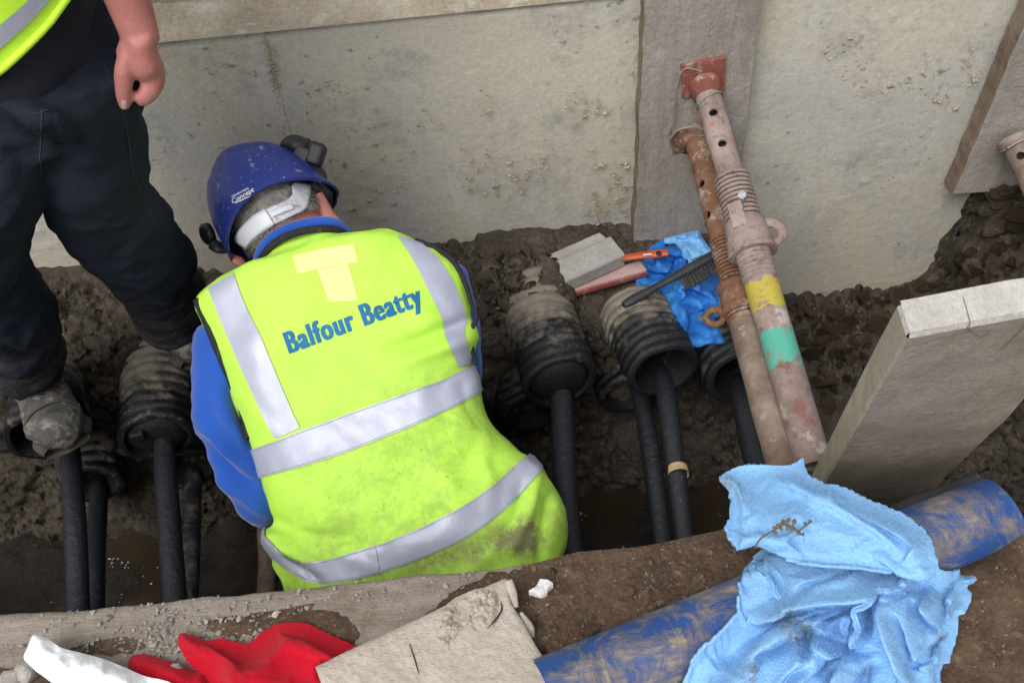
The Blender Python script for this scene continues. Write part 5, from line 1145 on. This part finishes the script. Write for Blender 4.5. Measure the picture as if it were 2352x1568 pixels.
# hair: close-cropped cap and single strands at the back of the head
N1, N2 = 40, 24; V = []
for i in range(N1):
    ph = -.25+(math.pi+.5)*i/(N1-1)
    for j in range(N2):
        z = -.30+.7*j/(N2-1); r = math.sqrt(max(0, 1-z*z)); V.append(headc+hsd*.0785*r*math.cos(ph)+hb*.0985*r*math.sin(ph)+hu*.120*z)
hair = mesh('hair', V, gridf(N1, N2), 'hair', km)
HV, HF = [], []
for _ in range(5200):
    ph = rng.uniform(-.2, math.pi+.2); z = rng.uniform(-.36, .30); r = math.sqrt(1-z*z); n_ = hsd*r*math.cos(ph)/.078+hb*r*math.sin(ph)/.098+hu*z/.12; n_ = unit(n_)
    p = headc+hsd*.0785*r*math.cos(ph)+hb*.0985*r*math.sin(ph)+hu*.120*z; g_ = unit(-hu*.9+n_*.42+rng.normal(0, .22, 3)); w_ = unit(np.cross(g_, n_))*.0007; l_ = rng.uniform(.010, .026)*(1 if z > -.25 else .5)
    k = len(HV); HV += [p-w_, p+w_, p+g_*l_*.6+w_*.7+n_*.001, p+g_*l_-n_*.001, p+g_*l_*.6-w_*.7+n_*.001]; HF += [(k, k+1, k+2, k+4), (k+4, k+2, k+3)]
tag(mesh('hair_strands', HV, HF, 'hair', hair, smooth=False), kind='stuff')
# shirt: collar band, shoulders and sleeves
sh = [tube([shL, tp(522, 850, -.035), tp(530, 950, -.035), tp(545, 1050, -.04), tp(576, 1125, -.05), elbL, elbL*.6+hanL*.4, hanL], [.058, .066, .064, .062, .056, .050, .044, .036], 40, 24), tube([tp(985, 640, -.05), tp(1022, 730, -.06), tp(1034, 800, -.06), elbR, elbR*.6+hanR*.4, hanR], [.060, .056, .052, .050, .044, .036], 40, 24),
      tube([tp(540, 720, -.03), tp(770, 670, -.035), tp(970, 630, -.04)], [.062, .085, .055], 16, 20, flat=.8), tube([tp(745, 640, -.03), tp(820, 900, -.03), tp(950, 1250, -.05)], [.11, .115, .13], 16, 24, flat=.5)]
SF = [(((500, 880), (530, 960), (570, 1010)), .010, 14, 18), (((540, 900), (560, 960), (580, 1020)), -.016, 10, 12), (((470, 960), (520, 1040), (590, 1080)), .009, 16, 20), (((470, 1010), (530, 1090), (600, 1120)), -.009, 12, 14), (((490, 1100), (550, 1140), (610, 1180)), .008, 12, 14), (((450, 780), (470, 860), (480, 940)), .005, 18, 18)]
shirt = fuse('shirt', sh, .007, 'shirt_blue', km, 5, lambda co, no: fbm(co*np.array([1, 1, .6]), 10, 3, 121)*.009+fbm(co, 24, 3, 122)*.003+sum(ridge(*topx(co), np.array(l), 1.6*h, a, b) for l, h, a, b in SF))
nk2 = [(590, 606), (608, 566), (650, 532), (708, 514), (764, 513), (800, 534)]
mesh('collar', *tube([tp(a, b)+unit(CAM-tp(a, b))*(.0+.045*math.sin(math.pi*(i_/5))) for i_, (a, b) in enumerate(nk2)], [.009, .011, .0095, .010, .0105, .008], 50, 12), 'shirt_blue', shirt)
trs = [tube([hL, hL*.5+kneeL*.5, kneeL], [.11, .095, .075], 16, 18), tube([hR, hR*.5+kneeR*.5, kneeR], [.11, .095, .075], 16, 18), tube([kneeL, ftL], [.07, .055], 10, 16), tube([kneeR, ftR], [.07, .055], 10, 16), ball(hip, .17, .12, .12)]
fuse('trousers', trs, .012, 'trousers', km, 4)
for f_ in (ftL, ftR): mesh('boot', *tube([f_+np.array([0, .02, .01]), f_+np.array([0, -.05, 0]), f_+np.array([0, -.08, -.04]), f_+np.array([0, -.06, -.07])], [.05, .05, .046, .035], 14, 14), 'boot', km)
# ---- hard hat
hel = []
NA, NB = 96, 40; a_ = np.linspace(0, 2*np.pi, NA, endpoint=False)
def dome(sc, lip=0.0):
    V = []
    for k in range(NB):
        t_ = (k/(NB-1))*math.pi/2; c_ = math.cos(t_)**.78; s_ = math.sin(t_)**.95
        for a in a_:
            x, y = math.cos(a), math.sin(a); rdg = .007*math.exp(-((x*c_)/.24)**2)*sstep(.25, .6, s_); gro = -.003*math.exp(-((abs(x*c_)-.42)/.06)**2)*sstep(.2, .5, s_)*(1-sstep(.8, .95, s_))
            rr = 1+.05*(1-s_)**6
            V.append(Hc+(hsd*.112*x*c_*rr+hb*(.126 if y > 0 else .14)*y*c_*rr)*sc+hu*(.158*s_*sc+rdg+gro+((.030 if y > 0 else .045)*y*y-.012)*(1-s_)**2))
    return np.array(V)
Vo, Vi = dome(1.0), dome(.968); n = len(Vo); F = gridf(NB, NA, cv=True); F2 = [tuple(n+i for i in f[::-1]) for f in F]; rim = [(j, n+j, n+(j+1) % NA, (j+1) % NA) for j in range(NA)]
helmet = mesh('hard_hat', np.vstack([Vo, Vi]), F+F2+rim, 'helmet', km); hbv = bvh_of(helmet)
V = []
for i in range(30):
    a = math.pi*1.15+math.pi*.70*i/29; d_ = hsd*.112*math.cos(a)+hb*.14*math.sin(a); o_ = 1+.30*math.sin((i/29)*math.pi)
    V += [Hc+d_*1.02+hu*(.036*math.sin(a)**2-.006), Hc+d_*o_*1.02+hu*(.036*math.sin(a)**2-.012)]
mesh('peak', V, gridf(30, 2), 'helmet', helmet)
lettering('lettering', 'Concept', hbv, (534.4, 468.6), (50, -29), (-3.6, -11), .0006, 'helmet_white', helmet, bold=.01, maxlen=.2, spacing=1.05, shifts=(-.02, 0, .02))
lettering('lettering', 'centurion', hbv, (533.5, 454.5), (38, -19.5), (-2.6, -6.0), .0006, 'helmet_white', helmet, bold=.01, maxlen=.2, spacing=1.05, shifts=(-.02, 0, .02))
def hz(L): return [(422.6+x*.2109, 294+y*.2109) for x, y in L]
decal('underline', hbv, hz([(562, 812), (640, 775), (712, 742)]), hz([(566, 822), (644, 785), (716, 752)]), 12, 2, .0006, 'helmet_white', helmet)
bb = bvh_of(body)
decal('harness_strap', bb, hz([(500, 1320), (600, 1215), (690, 1080), (820, 960), (930, 890), (1080, 830), (1150, 770), (1150, 690), (1160, 640)]), hz([(600, 1410), (690, 1330), (770, 1240), (880, 1140), (1010, 1050), (1170, 970), (1290, 905), (1320, 790), (1340, 640)]), 40, 8, .012, 'strap', helmet, thick=.002)
decal('strap_buckle', bb, hz([(610, 1200), (680, 1080), (800, 960), (905, 900)]), hz([(730, 1280), (800, 1190), (900, 1110), (1008, 1050)]), 20, 6, .016, 'strap', helmet, thick=.004)
decal('strap_end', bb, hz([(945, 930), (1050, 890), (1140, 862)]), hz([(985, 985), (1080, 945), (1172, 915)]), 12, 4, .0165, 'strap', helmet, thick=.002)
decal('strap_tail', bb, hz([(486, 1328), (540, 1270), (580, 1235)]), hz([(590, 1412), (660, 1350), (720, 1300)]), 12, 4, .016, 'strap', helmet, thick=.004)
# lamp clip, head lamp and side clips
bc = hp_(1185, 200, -.03); mesh('lamp_bracket', *tube([hp_(1070, 190, .0), hp_(1180, 175, .01), hp_(1300, 210, .01), hp_(1380, 260, .0)], [.008, .017, .018, .012], 24, 16, flat=.8), 'black_plastic', helmet)
V, F = box(hp_(1445, 300, .01), (unit(RT*.9-UP*.3), unit(RT*.3+UP*.9), FW), (.017, .022, .017)); o = bevel(mesh('lamp', V, F, 'black_plastic', helmet, smooth=False), .009, 3)
V, F = box(hp_(1310, 310, .015), (unit(RT*.9-UP*.4), unit(RT*.4+UP*.9), FW), (.014, .013, .014)); bevel(mesh('lamp_hinge', V, F, 'black_plastic', helmet, smooth=False), .003, 2)
V, F = tube([hp_(1330, 140, .0), hp_(1380, 190, .0)], .007, seg=10); mesh('lamp_knob', V, F, 'black_plastic', helmet)
mesh('side_clip', *tube([hp_(1430, 420, .01), hp_(1490, 520, .01), hp_(1500, 640, .01), hp_(1560, 730, .0), hp_(1575, 830, -.01)], [.007, .013, .012, .010, .004], 26, 12, flat=.7), 'black_plastic', helmet)
mesh('side_clip', *tube([hp_(1400, 600, .015), hp_(1480, 660, .012), hp_(1560, 760, .0)], [.010, .013, .008], 16, 12, flat=.7), 'black_plastic', helmet)
lc = hp_(235, 1160, .0); la = unit(-RT*.7-UP*.35-FW*.6); V, F, _ = revolve(lc-la*.012, lc+la, [(0, .005), (.002, .020), (.013, .0205), (.016, .017), (.017, .012), (.016, .010), (.016, .0005)], 28); mesh('ear_clip', V, F, 'black_plastic', helmet)
mesh('side_clip', *tube([hp_(330, 1270, .01), hp_(400, 1310, .012), hp_(480, 1330, .008)], [.012, .012, .008], 16, 12, flat=.7), 'black_plastic', helmet)

# ================================================================== STANDING WORKER, LEFT
sm = thing('person', 'standing worker in dark trousers with one muddy boot on a duct', 'person', at(120, 1000, Y=1.35))
def w(a, b, y, o=(0, 0, 0)): return at(a, b, Y=y)+np.array(o)
pel = w(62, 120, 1.30)
legA = [w(160, 150, 1.27), w(200, 300, 1.26), w(222, 430, 1.27), w(298, 560, 1.36), w(368, 660, 1.46), w(412, 745, 1.52)]; rA = [.098, .086, .083, .085, .080, .072]
legB = [w(10, 190, 1.27), w(-25, 330, 1.22), w(-75, 450, 1.18), w(-68, 580, 1.22), w(8, 700, 1.28), w(55, 800, 1.34), w(70, 858, 1.36)]; rB = [.105, .098, .094, .085, .082, .072, .060]
chest = pel+np.array([-.03, .02, .42]); neck = chest+np.array([0, 0, .20]); head = neck+np.array([.0, -.02, .16])
sR = chest+np.array([.21, 0, .07]); sL = chest+np.array([-.21, 0, .07])
wr = w(318, 72, 1.24); el = wr+np.array([-.01, .05, .25])
ax_hand = unit(w(322, 175, 1.22)-wr)
pt = lambda a, b, y: at(a, b, Y=y)
HW = 1.235
hand = [tube([el, el*.5+wr*.5, wr, pt(318, 92, HW), pt(322, 120, HW), pt(330, 148, HW), pt(338, 170, HW)], [.042, .036, .0262, .0262, .0295, .031, .023], 40, 20, flat=.78), ball(pt(345, 158, HW-.012), .011), ball(pt(356, 156, HW+.006), .011), ball(pt(362, 152, HW+.022), .010),
        tube([pt(303, 98, HW-.003), pt(287, 158, HW-.018), pt(284, 200, HW-.022), pt(286, 226, HW-.022), pt(286, 246, HW-.02)], [.012, .0138, .0120, .0110, .0075], 18, 14),
        tube([pt(338, 148, HW-.004), pt(350, 180, HW-.006), pt(344, 206, HW-.012), pt(330, 224, HW-.016), pt(318, 226, HW-.016)], [.0180, .0165, .0145, .0125, .0105], 20, 14),
        tube([pt(346, 150, HW+.014), pt(358, 180, HW+.014), pt(350, 206, HW+.010), pt(330, 218, HW+.006)], [.0150, .0135, .0115, .0090], 18, 14),
        tube([pt(350, 145, HW+.030), pt(360, 172, HW+.032), pt(352, 198, HW+.030), pt(334, 206, HW+.026)], [.0140, .0125, .0105, .0085], 18, 14),
        tube([pt(352, 138, HW+.044), pt(358, 160, HW+.047), pt(350, 182, HW+.046), pt(336, 190, HW+.042)], [.0120, .0105, .0095, .0080], 18, 14),
        tube([pt(312, 84, HW), pt(303, 108, HW-.002), pt(296, 132, HW-.006)], [.010, .0175, .018], 10, 14)]
ri_ = lambda a, k: [x*k for x in a]
parts = hand+[tube([sR, el], [.048, .042], 10, 16), tube([sL, sL+np.array([-.03, .03, -.28]), sL+np.array([-.04, -.08, -.5])], [.048, .04, .028], 12, 16), tube([pel, chest, neck], [.13, .14, .07], 14, 20, flat=.7), tube([sR, chest+np.array([0, 0, .09]), sL], [.05, .06, .05], 10, 16), ball(head, .078, .095, .12), ball(head+np.array([0, -.1, -.02]), .014, .02, .024),
         tube([neck-np.array([0, 0, .05]), head], [.06, .055], 6, 14), tube(legA, ri_(rA, .62), 20, 16), tube(legB, ri_(rB, .62), 20, 16)]
hl = sL+np.array([-.04, -.08, -.5]); parts += hand_parts(hl, np.array([.02, -.1, -1.0]), 1)
bodyS = fuse('body', parts, .0034, 'skin', sm, 3)
bs_ = bvh_of(bodyS)
decal('thumbnail', bs_, [(278, 232), (283, 229), (290, 230)], [(279, 247), (284, 251), (290, 247)], 8, 5, .0006, 'nail', bodyS)
tr = [tube(legA, rA, 40, 26), tube(legB, rB, 40, 26), ball(pel-np.array([0, 0, .02]), .145, .115, .11, nu=24, nv=16), tube([w(100, 200, 1.24), w(80, 330, 1.22)], [.10, .06], 8, 18)]
TF = [(((70, 270), (130, 275), (165, 325)), .010, 10, 16), (((60, 330), (120, 335), (168, 350)), -.010, 10, 12), (((40, 290), (90, 330), (150, 300)), -.006, 10, 12), (((70, 380), (110, 360), (165, 352)), .008, 10, 14), (((330, 450), (390, 520), (440, 600)), .006, 16, 20), (((250, 520), (330, 560), (420, 560)), -.005, 14, 20), (((60, 440), (30, 470), (0, 520)), .008, 12, 16),
      (((300, 640), (380, 680), (440, 700)), .008, 12, 16), (((0, 760), (60, 790), (120, 770)), .009, 12, 14), (((10, 800), (70, 820), (130, 800)), -.008, 10, 12), (((0, 840), (60, 850), (120, 835)), .007, 8, 10), (((200, 200), (220, 300), (240, 400)), .004, 30, 36)]
def tdisp(co, no):
    x, y = topx(co); front = (no@(-FW)) > -.1
    return np.where(front, sum(ridge(x, y, np.array(l), h, a, b) for l, h, a, b in TF), 0)+fbm(co*np.array([1, 1, 1.6]), 9, 3, 131)*.009+fbm(co, 24, 3, 133)*.0025+(np.clip(1-np.abs(fbm(co@np.array([[1, 0, .5], [0, 1, 0], [-.5, 0, 1.2]]), 6, 2, 135))*2.2, 0, 1)**2-.3)*.007
trou = fuse('trousers', tr, .007, 'trousers', sm, 5, tdisp)
n = len(trou.data.vertices); co = np.empty(n*3); trou.data.vertices.foreach_get('co', co); co = co.reshape(-1, 3)
a_ = trou.data.attributes.new('mud', 'FLOAT', 'POINT'); a_.data.foreach_set('value', np.clip(sstep(.95, .6, co[:, 2]), 0, 1).astype(np.float32))
tb_ = bvh_of(trou)
for sm_ in ([(235, 140), (268, 220), (290, 300), (305, 400), (350, 500), (400, 580)], [(95, 250), (92, 320), (90, 400)], [(140, 180), (190, 215), (235, 225)], [(40, 250), (75, 262), (110, 252)]):
    decal('seam', tb_, sm_, [(a+2.5, b+1.5) for a, b in sm_], 40, 2, .0015, 'seam_thread', trou)
jk = [tube([pel+np.array([0, 0, .0]), pel+np.array([0, 0, .16]), chest], [.146, .146, .155], 16, 26, flat=.80), tube([chest, chest+np.array([0, 0, .14]), neck], [.165, .14, .08], 12, 22, flat=.75), tube([sR, sR*.3+el*.7], [.07, .06], 10, 18), tube([sL, sL+np.array([-.03, .03, -.28]), sL+np.array([-.04, -.06, -.44])], [.07, .058, .045], 12, 18), tube([sR, chest+np.array([0, 0, .08]), sL], [.07, .08, .07], 10, 18)]
fuse('jacket', jk, .009, 'jacket', sm, 5, lambda co, no: fbm(co*np.array([1, 1, 1.8]), 9, 3, 141)*.008)
# vest: open-bottomed shell, hem tilted
NVV, NTT = 30, 72; hemz = pel[2]+.050; V = []
for i in range(NVV):
    for j in range(NTT):
        a = 2*math.pi*j/NTT; zz = i/(NVV-1)*.36; p = pel+np.array([(.186+.01*math.sin(3*a))*math.cos(a), (.155+.008*math.sin(4*a+1))*math.sin(a), hemz-pel[2]+zz+.10*math.cos(a)*(1-i/(NVV-1))])
        V.append(p)
V = np.array(V); V += (fbm(V, 8, 3, 143)*.008)[:, None]*np.array([1, 1, .2])
vestS = mesh('vest', V, gridf(NVV, NTT, cv=True), 'hi_vis_plain', sm); VG = V.reshape(NVV, NTT, 3); ctr = pel[:2]
def shell(i0, i1, off, m, name):
    Q = VG[i0:i1+1].copy(); d_ = Q[..., :2]-ctr; Q[..., :2] += d_/np.linalg.norm(d_, axis=-1, keepdims=True)*off; mesh(name, Q.reshape(-1, 3), gridf(i1-i0+1, NTT, cv=True), m, vestS)
shell(2, 4, .003, 'reflective', 'reflective_stripe')
mesh('hem_trim', *tube(np.vstack([VG[0], VG[0][:1]]), .005, None, 8, caps=False), 'hi_vis_plain', vestS)
o = mesh('hard_hat', *ball(head+np.array([0, .0, .045]), .115, .145, .105, nu=28, nv=18), 'helmet', sm)
# boots
def boot(ank, toe, lift):
    t_ = unit((toe-ank)*np.array([1, 1, .25])); heel = ank-t_*.05+np.array([0, 0, -.055]); ball_ = toe-t_*.045
    up_ = [tube([ank+np.array([0, 0, .06]), ank, heel+np.array([0, 0, .03])], [.052, .054, .047], 12, 20), tube([heel+np.array([0, 0, .02]), ank*.45+toe*.55+np.array([0, 0, .005]), ball_, toe-t_*.012], [.046, .052, .056, .044], 24, 22, flat=.80), ball(ball_+t_*.012, .052, .052, .044)]
    b_ = fuse('boot', up_, .005, 'boot', sm, 5, lambda co, no: fbm(co, 40, 3, 151)*.0018+(np.clip(1-np.abs(fbm(co, 16, 2, 153))*2.2, 0, 1)**2-.3)*.004)
    s_ = tube([heel+np.array([0, 0, -.014])-t_*.02, ank*.45+toe*.55+np.array([0, 0, -.046]), ball_+np.array([0, 0, -.042]), toe+np.array([0, 0, -.032])], [.046, .050, .060, .046], 24, 20, flat=.35); mesh('sole', *s_, 'boot_sole', b_)
    rg = [ball_-t_*.002+np.cross(t_, [0, 0, 1])*.054*math.cos(x)+np.array([0, 0, 1])*(.047*math.sin(x)+.001) for x in np.linspace(.15, math.pi-.15, 24)]; mesh('toe_cap_seam', *tube(rg, .0028, None, 8), 'boot_sole', b_)
    pc = (ank*.55+toe*.45)+np.array([0, 0, .052]); sd_ = unit(np.cross(t_, [0, 0, 1]))
    for k in range(4):
        c_ = pc+t_*(-.03+.022*k)+np.array([0, 0, .010-.010*k]); mesh('lace', *tube([c_-sd_*.026-np.array([0, 0, .008]), c_+np.array([0, 0, .004]), c_+sd_*.026-np.array([0, 0, .008])], .0028, 12, 7), 'boot_sole', b_)
    return b_
boot(w(82, 872, 1.38), w(140, 1000, 1.215), 0)
boot(w(418, 760, 1.56), w(452, 800, 1.44), 0)
